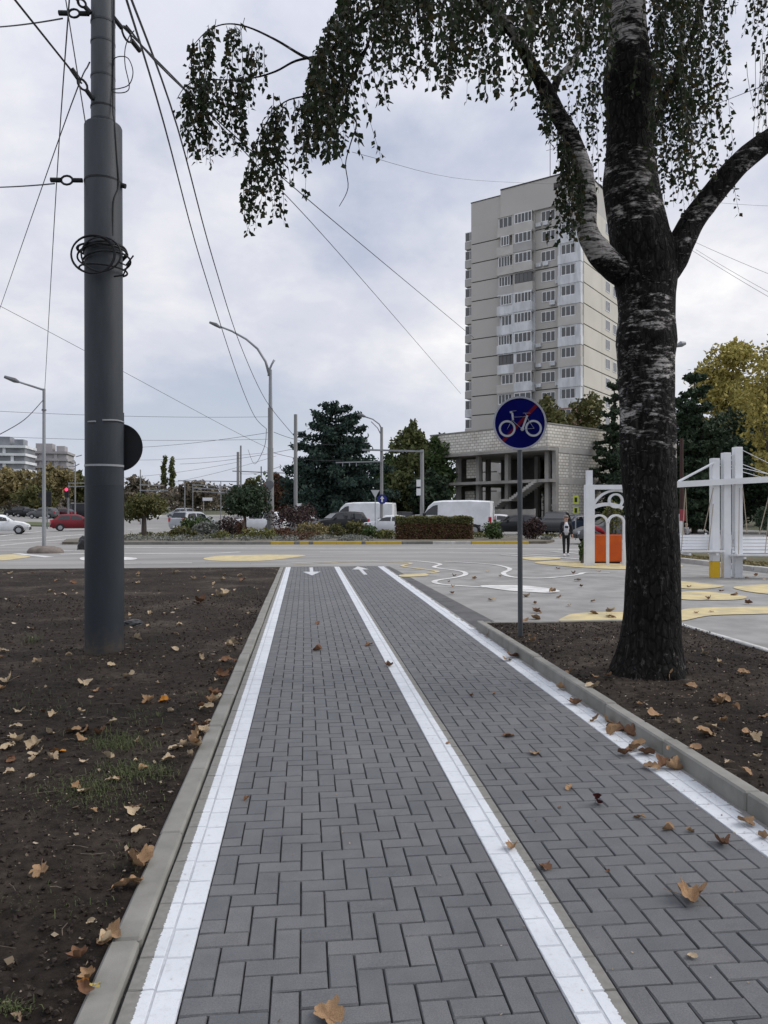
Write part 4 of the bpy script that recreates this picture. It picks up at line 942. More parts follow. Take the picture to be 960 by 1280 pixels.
mast(241, 95, 606, 'mast with three bracket arms in the far junction', [(241,606,300,609),(241,610,300,613),(241,614,285,616)], .13)
mast(254.5, 85, 622, 'short mast carrying a long white board', [], .10, m_steel, [(254,622,266,626)])
mast(276, 120, 602, 'thin mast left of the pair of masts', [], .16)
mast(297.5, 88, 565, 'thicker one of a pair of masts above the dark round tree', [], .36)
mast(301, 86, 557, 'taller one of a pair of masts above the dark round tree', [(291,589,370,592)], .22)
mast(326.5, 90, 583, 'short mast left of the tall stepped lamp post', [], .16, m_dst)
# traffic lights
def tlight(px, zc, ytop, label, lit, heads):
    t, h, k = pole_thing('traffic_light', label, 'traffic light', px, zc, ytop, .12, .12, m_dst)
    for (dx, yt, yb, w) in heads:
        x = dx/F*zc; z1 = px2(t,zc,px,px,yt)[1]; z0 = px2(t,zc,px,px,yb)[1]; mb = MB(); mb.box(x-w/2, x+w/2, -.3, -.08, z0, z1, bev=.03); hd = mb.build('signal_head', m_blk, t)
        for i in range(3):
            z = lerp(z1, z0, (i+.5)/3); r = (z1-z0)/6*.78; on = lit and i == 0
            mb = MB(); mb.ring(x, z, 0.0, r*(1.25 if on else 1), -.33, -.3, n=14); mb.build('lens', mat('red_lamp', (.6,.02,.04), rough=.4, emit=((1,.03,.08), 2.6)) if on else m_blk, hd)
tlight(84.5, 82, 611, 'traffic light showing red above the maroon car', True, [(0,610,622,.46)])
tlight(59, 76, 615, 'dark traffic light seen from the side behind the slim street lamp', False, [(-7,616,622,.42),(-5,625,630,.42),(3,614,633,.55)])
# pedestrian sign pair on a yellow backing near the block wall
zc = 46; t, h, k = pole_thing('pedestrian_sign', 'fluorescent yellow green pedestrian crossing sign in front of the block wall', 'road sign', 719.5, zc, 618, .07, .07)
m_fl = mat('fluorescent', (.42,.48,.05), rough=.5)
for (y0, y1) in ((619.5, 630), (634, 642)):
    z1 = px2(t,zc,719.5,719,y0)[1]; z0 = px2(t,zc,719.5,719,y1)[1]; mb = MB(); mb.box(-.16,.16,-.07,-.04,z0,z1); sg = mb.build('panel', m_fl, t)
    mb = MB(); zc_ = (z0+z1)/2; mb.box(-.08,.08,-.085,-.072,zc_-.14,zc_+.14); mb.build('symbol', m_blk, sg)
# dark red pole right of the birch
t, h, k = pole_thing('notice_pole', 'dark red pole with posters behind the left swing', 'pole', 852, 33, 548, .2, .14, mat('rust_red', (.05,.02,.019), (.05,.028,.025), 3, .8))
for i, (x, z, c) in enumerate(((-.15,1.35,m_signw),(-.02,1.55,mat('poster_red',(.28,.05,.065),rough=.7)),(-.12,.95,m_signw))):
    mb = MB(); mb.box(x-.13,x+.13,-.16-.01*i,-.145-.01*i,z-.25,z+.25); mb.build('poster', c, t)
# big bare twigs at the right edge come from a small tree
t = tree(1000, 26, 392, 90, F_ye, 'thin bare twigged tree leaning into the right edge', n=130, trunk=.4, seed=31, limbs=26, nb=22, leaf=.05)

# ------------------------------------------------------------------ the big pole in front
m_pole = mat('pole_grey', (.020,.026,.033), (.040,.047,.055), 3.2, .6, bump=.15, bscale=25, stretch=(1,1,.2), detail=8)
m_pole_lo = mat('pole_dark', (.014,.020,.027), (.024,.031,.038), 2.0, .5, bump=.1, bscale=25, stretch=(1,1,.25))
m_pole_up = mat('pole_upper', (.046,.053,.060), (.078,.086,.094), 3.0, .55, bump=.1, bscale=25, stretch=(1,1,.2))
m_band = mat('pale_strap', (.30,.31,.32), rough=.5)
zc = 9.15; PP = W(130.3, zc); k = zc/F
_t = m_pole_lo.node_tree; _b = _t.nodes['Principled BSDF']; nt = _t; _src = _b.inputs['Base Color'].links[0].from_socket
_co = N('ShaderNodeTexCoord'); _s = N('ShaderNodeSeparateXYZ'); LK(_co.outputs['Object'], _s.inputs[0]); _n = N('ShaderNodeTexNoise'); _n.inputs['Scale'].default_value = 14; _n.inputs['Detail'].default_value = 8; LK(_co.outputs['Object'], _n.inputs['Vector'])
_d = ramp(mth('ADD', _s.outputs[2], mth('MULTIPLY', mth('SUBTRACT', _n.outputs[0], .5), .55)), [(.02, (.85,)*3), (.16, (.25,)*3), (.34, (0,)*3)])
LK(mix(_d, _src, (.075,.06,.048)), _b.inputs['Base Color'])
bp_ = thing('utility_pole', 'thick dark grey steel pole in the bare soil left of the path', 'utility pole', (PP.x, PP.y, 0.0), CR)
def pz(y): return H+(640-y)*k
def px_(x): return (x-130.3)*k
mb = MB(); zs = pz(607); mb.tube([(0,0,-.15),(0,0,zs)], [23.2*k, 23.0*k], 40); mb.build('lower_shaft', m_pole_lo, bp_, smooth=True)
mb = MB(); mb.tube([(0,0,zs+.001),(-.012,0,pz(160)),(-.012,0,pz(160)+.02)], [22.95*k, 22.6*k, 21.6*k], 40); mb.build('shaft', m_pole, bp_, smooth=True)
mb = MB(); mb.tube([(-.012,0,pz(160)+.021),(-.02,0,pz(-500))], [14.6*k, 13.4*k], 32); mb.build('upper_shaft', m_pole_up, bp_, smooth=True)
for y, r, m_ in ((55,14.9,m_pole),(98,14.9,m_pole),(136,14.9,m_blk),(153,15,m_pole),(30,14.9,m_pole)):
    mb = MB(); mb.tube([(-.015,0,pz(y)-.012),(-.015,0,pz(y)+.012)], r*k, 32); mb.build('band', m_, bp_, smooth=True)
for y in (582.5,):
    mb = MB(); mb.tube([(0,0,pz(y)-.012),(0,0,pz(y)+.012)], 23.5*k, 40); mb.build('strap', m_band, bp_, smooth=True)
mb = MB(); mb.ring(0,0,0,1,0,1); mb = MB()
vs = []; n = 40
mb.tube([(23.4*k*math.cos(a), 23.4*k*math.sin(a), pz(527.5+.6*math.sin(a*3))) for a in [math.radians(-75+i*5) for i in range(18)]], .011, 5)
mb.tube([(23.4*k*math.cos(a), 23.4*k*math.sin(a), pz(529.5)) for a in [math.radians(-122+i*4) for i in range(8)]], .011, 5); mb.build('strap', m_band, bp_)
# wire clamps
def clamp(parent, a, b, tail=True):
    a = Vector(a); b = Vector(b); d = (b-a); mb = MB()
    mb.tube([a, a+d*.3], .028, 8); mb.tube([a+d*.68, b], .03, 8)
    c = a+d*.49; r = d.length*.14; mid = [c+d.normalized()*r*math.cos(q)*1.3+Vector((0,0,1)).cross(d).cross(d).normalized()*r*math.sin(q) for q in [i*math.pi/6 for i in range(13)]]
    mb.tube(mid, .014, 6); mb.build('insulator_clamp', m_blk, parent)
def lp(x, y, dy=0.0): return (px_(x), dy, pz(y))
clamp(bp_, lp(115,24,-.1), lp(78,23,-.1)); clamp(bp_, lp(119,26,-.14), lp(99,5,-.2)); clamp(bp_, lp(142,22,.0), lp(158,32,.5)); clamp(bp_, lp(107,230,-.1), lp(68,229.5,-.1)); clamp(bp_, lp(121,131,-.12), lp(102,104,-.3))
mb = MB(); mb.tube([lp(150,231,0),lp(157,233,0)], .03, 8); mb.build('bolt', m_blk, bp_)
mb = MB(); mb.tube([(-.012,0,pz(229)-.012),(-.012,0,pz(229)+.012)], 22.9*k, 40); mb.build('band', m_blk, bp_, smooth=True)
mb = MB(); pts = smooth_pts([lp(144,0,-.05),lp(143.5,80,-.05),lp(144,140,-.08),lp(147.5,160,-.12),lp(149.5,200,-.1),lp(151,235,-.08),lp(147,258,-.14),lp(146,300,-.14)], 5); mb.tube(pts, .009, 5); mb.build('cable', m_blk, bp_)
mb = MB(); pts = smooth_pts([lp(144,85,-.05),lp(146,80,-.1),lp(158,83,-.2),lp(171,92,-.3),lp(176.5,108,-.3),lp(172,123,-.3),lp(160,128,-.3),lp(151,129,-.3),lp(155,133,-.3),(px_(168),-.3,pz(132)),lp(172,124,-.3),lp(167,100,-.3),lp(167,80,-.3),lp(172,65,-.3),lp(178,58,-.3)], 6); mb.tube(pts, .006, 5); mb.build('cable', m_blk, bp_)
# coil of cable tied round the pole
mb = MB(); rr = random.Random(6)
cz = pz(328)
for i in range(6):
    R0 = (24.5+rr.uniform(-1,6))*k; oz = rr.uniform(-.17,.2); tl = rr.uniform(-.22,.22); ph = rr.uniform(0,6.28); ox = rr.uniform(-.03,.05)
    mb.tube([(ox+R0*math.cos(a), R0*math.sin(a), cz+oz+tl*.5*math.sin(a+ph)) for a in [j*math.pi/18 for j in range(37)]], .0115, 6, cap=False)
for i in range(3):                                      # loops lying flat against the front
    R0 = rr.uniform(.17,.25); ox = rr.uniform(-.06,.08); oy = -.25-rr.uniform(0,.05)
    mb.tube([(ox+R0*1.15*math.cos(a), oy, cz+R0*math.sin(a)) for a in [j*math.pi/18 for j in range(37)]], .011, 6, cap=False)
mb.tube([lp(157,335,-.2),lp(166,340,-.25),lp(177,330,-.3)], .01, 5); mb.tube([lp(150,352,-.2),lp(163,352,-.25),lp(172,338,-.3)], .01, 5)
cc_ = mb.build('cable_coil', m_blk, None, loc=(PP.x, PP.y, 0)); cc_.rotation_euler = (0,0,CR)
tagp(cc_, 'black coil of spare cable tied round the thick dark pole', 'cable coil')
# round sign strapped to the pole, back to us
zc2 = 9.28; p = W(153.2, zc2); sg = thing('round_sign', 'round road sign seen from its dark back strapped to the thick pole', 'road sign', (p.x, p.y, 0), CR)
def z2(y): return H+(640-y)/F*zc2
mb = MB(); mb.tube([(0,0,-.1),(0,0,z2(516))], .019, 10); mb.build('post', m_blk, sg)
mb = MB(); mb.ring(-.055, z2(559), 0, .285, .03, .05, n=48); mb.build('panel', m_blk, sg)
mb = MB(); mb.ring(-.055, z2(559), .27, .292, .024, .03, n=48); mb.build('rim', m_blk, sg)
# black bag at its foot
def lump(name, label, cat, px, zc, s, m, seed):
    bm = bmesh.new(); bmesh.ops.create_icosphere(bm, subdivisions=4, radius=1)
    for v in bm.verts:
        q = v.co*1.8+Vector((seed,0,0)); v.co *= 1+.28*noise.noise(q)+.14*noise.noise(q*3); v.co = Vector((v.co.x*s[0], v.co.y*s[1], max(v.co.z*s[2], -s[2]*.45)+s[2]*.45))
    me = bpy.data.meshes.new(name); bm.to_mesh(me); bm.free(); me.materials.append(m); me.polygons.foreach_set('use_smooth', [True]*len(me.polygons))
    o = bpy.data.objects.new(name, me); C.objects.link(o); p = W(px, zc); o.location = (p.x, p.y, 0.0); o.rotation_euler = (0,0,CR); return tagp(o, label, cat)
m_bag = mat('black_plastic', (.012,.012,.013), rough=.4)
lump('plastic_bag', 'crumpled black plastic scrap on the soil by the thick pole', 'bag', 165, 11.3, (.16,.14,.06), m_bag, 3)
lump('rubbish_sack', 'dark full sack on the road half hidden by the thick pole', 'sack', 106, 34, (.30,.28,.42), m_bag, 9)

# ------------------------------------------------------------------ end of cycle path sign
zc = 9.75; p = W(650.5, zc); k = zc/F
cs = thing('cycle_sign', 'round blue sign with a white bicycle struck through in red on a thin steel post', 'road sign', (p.x, p.y, .09), CR)
def sz(y): return H+(640-y)*k-.09
m_post = mat('sign_post', (.10,.11,.115), (.06,.068,.072), 3, .5, metal=.4, stretch=(1,1,.2))
mb = MB(); mb.tube([(0.0,0,-.2),(-.008,0,sz(560)),(-.012,0,sz(508))], 3.1*k, 16); mb.build('post', m_post, cs, smooth=True)
DR = 33.3*k; DZ = sz(529.5); DX0 = -1.6*k
mb = MB(); mb.ring(DX0, DZ, 0, DR*.935, -.052, -.040, n=64); dsc = mb.build('panel', mat('sign_navy', (.003,.004,.075), (.004,.005,.09), 3, .8, spec=.04), cs)
mb = MB(); mb.ring(DX0, DZ, DR*.93, DR, -.057, -.036, n=64); mb.build('rim', mat('sign_rim', (.36,.37,.42), rough=.6), cs)
mb = MB(); mb.m = Matrix.Translation((DX0, 0, DZ)) @ Matrix.Rotation(-math.radians(47), 4, 'Y'); mb.box(-DR*.92, DR*.92, -.0550, -.0525, -DR*.065, DR*.065); mb.build('red_bar', mat('sign_red', (.13,.006,.016), (.10,.005,.014), 4, .7, spec=.12), dsc)
mb = MB(); u = DR/320.0                               # bicycle drawn in units of the panel
def bq(x, y): return (DX0+(x-480)*u, -.059, DZ-(y-472)*u)
ya, yb = -.0575, -.0555
for cx, cy in ((328,538),(642,534)):
    c = bq(cx, cy); mb.ring(c[0], c[2], 76*u, 100*u, ya, yb, n=40)
def bb(a, b, w):
    p = bq(*a); q = bq(*b); mb.bar((p[0],-.0590-.0003*w/30,p[2]),(q[0],-.0590-.0003*w/30,q[2]), w*u, .0022)
bb((328,545),(395,415),22); bb((398,440),(388,350),22); bb((375,352),(372,330),30); bb((372,333),(435,325),20); bb((400,402),(550,396),21); bb((392,445),(510,548),23)
bb((508,548),(568,380),23); bb((560,385),(540,352),20); bb((515,354),(604,354),26); bb((505,546),(648,536),24); bb((648,536),(560,405),20)
c = bq(508,543); mb.ring(c[0], c[2], 0, 22*u, -.0615, -.0604, n=16)
# lay the bars edge-on flat: bars are thin along y already
mb.build('bicycle_symbol', mat('sign_grey_white', (.40,.42,.46), rough=.5), dsc)
mb = MB(); mb.box(-.05,.04,-.036,.045,DZ+.1,DZ+.13); mb.box(-.05,.04,-.036,.045,DZ-.13,DZ-.10); mb.build('bracket', m_post, cs)

# ------------------------------------------------------------------ white arch and orange planter
m_wst = mat('white_steel', (.74,.755,.775), (.64,.655,.675), 1.2, .55)
zc = 24.0; p = W(737, zc); k = zc/F
ar = thing('decorative_arch', 'white openwork frame with round arches half hidden behind the birch', 'arch', (p.x, p.y, 0), CR)
def A(x, y): return ((x-737)*k, H+(640-y)*k)
mb = MB(); mb.box(-.15,.13,-.12,.12,-.05,A(0,606)[1]); mb.box(-.1,.07,-.1,.1,A(0,606)[1],A(0,588)[1]); mb.build('post', m_wst, ar)
mb = MB(); x = A(800,0)[0]; mb.box(x,x+.28,-.12,.12,-.05,A(0,606)[1]); mb.build('post', m_wst, ar)
mb = MB(); mb.box(-.1, x+.2, -.121, .121, A(0,612)[1]+.002, A(0,607)[1]+.02); mb.build('beam', m_wst, ar)
mb = MB(); c = A(770,644); mb.ring(c[0], c[1], 29.6*k, 32.4*k, -.06, .05, 20, 178, 28); mb.build('large_arch', m_wst, ar)
mb = MB(); c = A(769.5,626); mb.ring(c[0], c[1], 7.0*k, 9.4*k, -.065, .055, n=28); mb.build('ring', m_wst, ar)
for cx in (749.2, 770.2):
    mb = MB(); c = A(cx,654); mb.ring(c[0], c[1], 8.7*k, 11.2*k, -.055, .06, 0, 180, 20); mb.build('small_arch', m_wst, ar)
mb = MB(); c = A(760,646); mb.ring(c[0]-.02, c[1]-.62, 1.0-.04, 1.0+.07, -.05, .045, 62, 118, 12); mb.build('cross_arc', m_wst, ar)
for cx in (739.6, 759.6, 780.2):
    mb = MB(); c = A(cx,654); mb.box(c[0]-1.4*k, c[0]+1.4*k, -.054, .059, -.02, c[1]); mb.build('upright', m_wst, ar)
zc = 24.9; p = W(758, zc); k2 = zc/F; x0, x1 = -17*k2, 19.5*k2; hz = 36*k2
pl = thing('planter', 'square orange planter box behind the white arch', 'planter', (p.x, p.y, 0.004), CR)
m_or = mat('orange_paint', (.62,.105,.008), (.50,.08,.008), 2, .45)
mb = MB(); mb.box(x0,x1,-.02,.9,.05,hz, bev=.02); mb.build('box', m_or, pl); mb = MB(); mb.box(x0+.05,x1-.05,.03,.85,0,.05); mb.build('plinth', m_blk, pl)
mb = MB(); mb.box(x0+.04,x1-.04,.03,.85,hz+.001,hz+.02); mb.build('soil_fill', m_trim, pl)
shp = shrub(766, 25.4, 622, 672, 26, F_yg, 'yellow green plant growing out of the orange planter', n=500, leaf=.05, name='planter_plant', cat='plant'); shp.location.z = .1
mb = MB(); mb.m = Matrix.Rotation(.5, 4, 'Y'); mb.tube([(-.2,0,0),(0,0,.03),(.2,0,0)], [.06,.09,.05], 8); o = mb.build('red_cloth', mat('red_cloth', (.35,.02,.03), rough=.8), None, smooth='all'); o.location = WP(749, 663, 25.2); tagp(o, 'bright red bundle on the orange planter inside the arch', 'cloth bundle')
shrub(729, 25, 672, 704, 10, F_gr, 'narrow green plant at the foot of the white arch post', n=350, leaf=.05, name='foot_plant', cat='plant')

# ------------------------------------------------------------------ swings
zc = 19.6; p = W(893, zc); k = zc/F
sw = thing('swing_frame', 'white steel swing frame with three tall posts and cable stayed beams', 'swing frame', (p.x, p.y, 0), CR)
def Sx(x): return (x-893)*k
def Sz(y): return H+(640-y)*k
m_yel = mat('yellow_paint', (.68,.42,.012), rough=.5)
for i, (x, yt, dy, w) in enumerate(((893.2,573,0,.19),(907.4,566,0,.185),(921.6,559,0,.195))):
    mb = MB(); X = Sx(x); mb.box(X-w/2, X+w/2, dy-.1, dy+.1, .42 if i == 0 else -.05, Sz(yt), bev=.008); po = mb.build('post', m_wst, sw)
    if i == 0: mb = MB(); mb.box(X-w/2-.003, X+w/2+.003, dy-.103, dy+.103, -.05, .418); mb.build('yellow_base', m_yel, po)
mb = MB(); mb.bar((Sx(842),-.16,Sz(606)),(Sx(1012),-.16,Sz(596.5)),.11,.15); mb.build('beam', m_wst, sw)
mb = MB(); mb.bar((Sx(842),.35,Sz(605)),(Sx(1012),.35,Sz(595.5)),.10,.13); mb.bar((Sx(843.5),-.10,Sz(606)),(Sx(843.5),.29,Sz(606)),.09); mb.build('beam', m_wst, sw)
mb = MB(); mb.tube([(Sx(846),-.12,Sz(602)),(Sx(890),-.1,Sz(579))], .032, 6); mb.build('stay_bar', m_wst, sw)
mb = MB()
for (x0, y0, x1, y1, d) in ((925,563,1000,600,-.12),(910,570,990,600,.3),(897,577,1005,602,.1),(897,581,975,603,.0)): mb.tube([(Sx(x0),d,Sz(y0)),(Sx(x1),d,Sz(y1))], .009, 5)
mb.tube([(Sx(850),.35,Sz(603)),(Sx(921),-.05,Sz(566))], .009, 5); mb.build('stay_cable', m_wst, sw)
def swing(x0, x1, ys, yb, zoff, label, ropes):
    """bench swing: seat edge at image height ys, top of the back yb"""
    t = thing('bench_swing', label, 'swing', (p.x, p.y, 0), CR, 'white slatted bench swings'); X0, X1 = Sx(x0), Sx(x1); zs = Sz(ys); zb = Sz(yb)
    for i in range(4):
        y = -.45+i*.115; mb = MB(); mb.box(X0, X1, y+zoff, y+.1+zoff, zs-.02+(.012*(3-i)), zs+.02+(.012*(3-i))); mb.build('seat_slat', m_wst, t)
    for i in range(5):
        f = i/5; z = lerp(zs+.06, zb-.11, i/4); mb = MB(); mb.m = Matrix.Translation((0, .03+f*.16+zoff, z)) @ Matrix.Rotation(-.25, 4, 'X'); mb.box(X0+.1+f*.06, X1-.1+f*.06, -.012, .012, 0, .068); mb.build('back_slat', m_wst, t)
    for x in (X0+.2, X1-.2):
        mb = MB(); mb.bar((x,-.46+zoff,zs-.04),(x,.05+zoff,zs-.04),.05); mb.bar((x,.06+zoff,zs-.05),(x,.25+zoff,zb),.04); mb.build('frame_bar', m_wst, t)
    m_rp = mat('rope', (.34,.29,.22), rough=.9)
    for (xa, ya, xb, yb_, d0, d1) in ropes: mb = MB(); mb.tube([(Sx(xa),d0,Sz(ya)),(Sx(xb),d1+zoff,Sz(yb_))], .011, 5); mb.build('rope', m_rp, t)
    return t
swing(846, 899, 690, 667, .1, 'bench swing hanging left of the white posts', [(854,610,863,664,-.15,.1),(854,610,846,688,-.15,-.4),(888.5,610,884,664,-.15,.1),(888.5,630,879,690,-.15,-.4)])
swing(909, 985, 694, 669, -.1, 'bench swing hanging right of the white posts', [(925,610,934,666,-.15,.1),(921,610,912,692,-.15,-.4),(961,606,949,668,-.15,.1),(961,606,944,692,-.15,-.4)])
# white kerb and rough ground behind the swings
qa, qb = G(842,701), G(1060,727)
kerb('kerb', (qb.x, qb.y), (qa.x, qa.y), .22, -.05, .14, m=mat('kerb_pale', (.46,.455,.43), (.33,.325,.31), 2, .85), seg=2)
qa2, qb2 = G(836,693.5), G(1090,714)
mb = MB(); v4 = [G(836,697.5), G(1060,722), W(1080,33), W(836,33)]; mb.add([(v.x,v.y,.06) for v in v4], [(0,1,2,3)]); mb.build('lawn', mat('lawn', (.10,.08,.045), (.07,.08,.03), 1.2, .95, bump=.8, bscale=20), kind='structure')
rr = random.Random(14); bl = [(lerp(v4[0].x, v4[1].x, a)+(rr.random()*6)*DX, lerp(v4[0].y, v4[1].y, a)+rr.random()*6*DY+.4, .07, .4,.4,.05) for a in [rr.random() for _ in range(70)]]
leaf_cloud(bl, 3000, .05, rr, .3).build('leaf_litter', F_au, None, kind='stuff')
mb = MB(); v4 = [W(828,33), W(1100,33), W(1100,38), W(828,38)]; mb.add([(v.x,v.y,.07) for v in v4], [(0,1,2,3)]); mb.build('path', m_plaza, kind='structure')
shrub(962, 40, 626, 668, 40, F_dk, 'dark rounded shrub beyond the right swing', n=1200, leaf=.08)

# ------------------------------------------------------------------ people
def skin(name, verts, edges, radii, m, parent, sub=2):
    me = bpy.data.meshes.new(name); me.from_pydata(verts, edges, []); o = bpy.data.objects.new(name, me); C.objects.link(o)
    md = o.modifiers.new('s', 'SKIN'); md.use_smooth_shade = True; o.modifiers.new('u', 'SUBSURF').levels = sub
    for i, r in enumerate(radii): q = me.skin_vertices[0].data[i]; q.radius = (r, r) if not isinstance(r, tuple) else r; q.use_root = (i == 0)
    dg = bpy.context.evaluated_depsgraph_get(); n = bpy.data.meshes.new_from_object(o.evaluated_get(dg)); o.modifiers.clear(); o.data = n; bpy.data.meshes.remove(me)
    n.materials.clear(); n.materials.append(m); n.polygons.foreach_set('use_smooth', [True]*len(n.polygons)); o.parent = parent; return o
m_skin = mat('skin', (.42,.25,.18), rough=.6)
def person(label, px, zc, h, rz, c, stride=.22, hands=True, loc=None):
    t = thing('person', label, 'person', loc or (W(px, zc).x, W(px, zc).y, zg(zc)+.006), rz); s = h/1.75
    J = {'pelvis':(0,0,.93),'waist':(0,.01,1.08),'chest':(0,.01,1.30),'neck':(0,0,1.47),'head0':(0,-.012,1.56),'head1':(0,-.012,1.66),
         'hl':(-.09,0,.90),'kl':(-.10,-stride*.55,.50),'al':(-.10,-stride*.75,.09),'tl':(-.11,-stride*.75-.16,.035),
         'hr':(.09,0,.90),'kr':(.10,.02,.49),'ar':(.10,stride*.8,.10),'tr':(.11,stride*.8-.15,.035),
         'sl':(-.18,.01,1.40),'el':(-.25,.04,1.14),'wl':(-.25,-.10,.90),'pl':(-.25,-.13,.83),'sr':(.18,.01,1.40),'er':(.25,.06,1.14),'wr':(.26,-.02,.90),'pr':(.26,-.04,.83)}
    ks = list(J); ix = {a:i for i,a in enumerate(ks)}; v = [tuple(q*s for q in J[a]) for a in ks]
    ch = ['pelvis waist chest neck head0 head1','pelvis hl kl al tl','pelvis hr kr ar tr','chest sl el wl pl','chest sr er wr pr']
    ed = []
    for line in ch: w = line.split(); ed += [(ix[a],ix[b]) for a,b in zip(w,w[1:])]
    rd = dict(pelvis=.13,waist=.125,chest=.14,neck=.055,head0=.085,head1=.098,hl=.085,kl=.058,al=.042,tl=.035,hr=.085,kr=.058,ar=.042,tr=.035,sl=.062,el=.043,wl=.032,pl=.034,sr=.062,er=.043,wr=.032,pr=.034)
    skin('body', v, ed, [rd[a]*s for a in ks], m_skin, t)
    def part(name, chain, m, k=1.14, scale=None):
        names = []; e = []
        for line in chain:
            w = line.split()
            for a in w:
                if a not in names: names.append(a)
            e += [(names.index(a), names.index(b)) for a, b in zip(w, w[1:])]
        return skin(name, [tuple(q*s for q in J[a]) for a in names], e, [rd[a]*s*k for a in names], m, t)
    part('trousers', ['pelvis hl kl al','pelvis hr kr ar'], c['legs'], 1.12); part('jacket', ['waist chest sl el wl','chest sr er wr','waist pelvis'], c['top'], 1.13)
    if 'shirt' in c:
        mb = MB(); mb.m = Matrix.Scale(s, 4); mb.tube([(0,-.055,.90),(0,-.065,1.1),(0,-.07,1.28),(0,-.035,1.44)], [.105,.105,.112,.05], 14); mb.build('shirt', c['shirt'], t, smooth='all')
        mb = MB(); mb.m = Matrix.Scale(s, 4); mb.box(-.075,.075,-.19,-.155,1.20,1.29,bev=.01); mb.build('chest_print', m_trim, t)
    for a, b in (('al','tl'),('ar','tr')):
        A_, B_ = Vector(J[a])*s, Vector(J[b])*s; mb = MB(); mb.tube([A_+Vector((0,.05,-.03))*s, lerp(A_,B_,.4)+Vector((0,0,-.02))*s, B_+Vector((0,-.03,.005))*s], [.05*s,.055*s,.042*s], 10); mb.build('shoe', c['shoe'], t, smooth='all')
    mb = MB(); mb.m = Matrix.Translation((0, .012*s, 1.685*s)) @ Matrix.Diagonal((1,1.1,.9,1)); mb.lathe([(.102*s,-.05*s),(.108*s,0),(.085*s,.06*s),(.03*s,.085*s)], 14); mb.build('hair', c['hair'], t, smooth='all')
    # face: brow, nose, mouth, eyes, ears
    mb = MB(); mb.m = Matrix.Scale(s, 4); mb.add([(-.014,-.1,1.60),(.014,-.1,1.60),(0,-.128,1.605),(0,-.1,1.65)], [(0,1,2),(0,2,3),(1,3,2)])
    for q in (-.1,.1): mb.ring(q, 1.62, 0, .025, -.03, .01, n=8)
    mb.build('nose_and_ears', m_skin, t); mb = MB(); mb.m = Matrix.Scale(s, 4)
    for q in (-.035,.035): mb.ring(q, 1.645, 0, .011, -.108, -.098, n=8)
    mb.box(-.025,.025,-.107,-.095,1.567,1.573); mb.build('eyes_and_mouth', m_trim, t)
    for side in ('l','r'):
        w0 = Vector(J['w'+side])*s; p0 = Vector(J['p'+side])*s; d = (p0-w0).normalized(); mb = MB()
        for i in range(4):
            b = p0+Vector(((i-1.5)*.018*s, 0, 0)); L = (.07,.08,.075,.06)[i]*s; mb.tube([b, b+d*L*.5+Vector((0,-.008,0))*s, b+d*L+Vector((0,-.025,0))*s], [.010*s,.009*s,.006*s], 6)
        b = p0-d*.02*s; mb.tube([b, b+Vector((.02 if side == 'l' else -.02,-.03,-.03))*s, b+Vector((.02 if side == 'l' else -.02,-.04,-.06))*s], [.012*s,.010*s,.007*s], 6); mb.build('fingers', m_skin, t)
    return t
cl = lambda n, c: mat('cloth_'+n, c, rough=.85)
person('walking person in black tights and dark jacket open over a white top', 707.5, 29.0, 1.56, CR-.1, dict(legs=cl('black',(.008,.008,.01)), top=cl('dark',(.015,.017,.022)), shirt=cl('white',(.5,.52,.55)), shoe=cl('shoe',(.6,.6,.6)), hair=cl('greyhair',(.20,.17,.15))))
person('person in black standing beside the dark car near the concrete fence', 689.5, 62, 1.85, CR+2.6, dict(legs=cl('black',(.008,.008,.01)), top=cl('black2',(.012,.012,.014)), shoe=cl('darkshoe',(.02,.02,.02)), hair=cl('blackhair',(.015,.013,.012))), .1)
person('small distant person in grey behind the left swing', 858, 36, 1.15, CR+.4, dict(legs=cl('navy',(.02,.022,.03)), top=cl('grey',(.22,.22,.23)), shoe=cl('darkshoe',(.02,.02,.02)), hair=cl('lighthair',(.28,.22,.17))), .12)

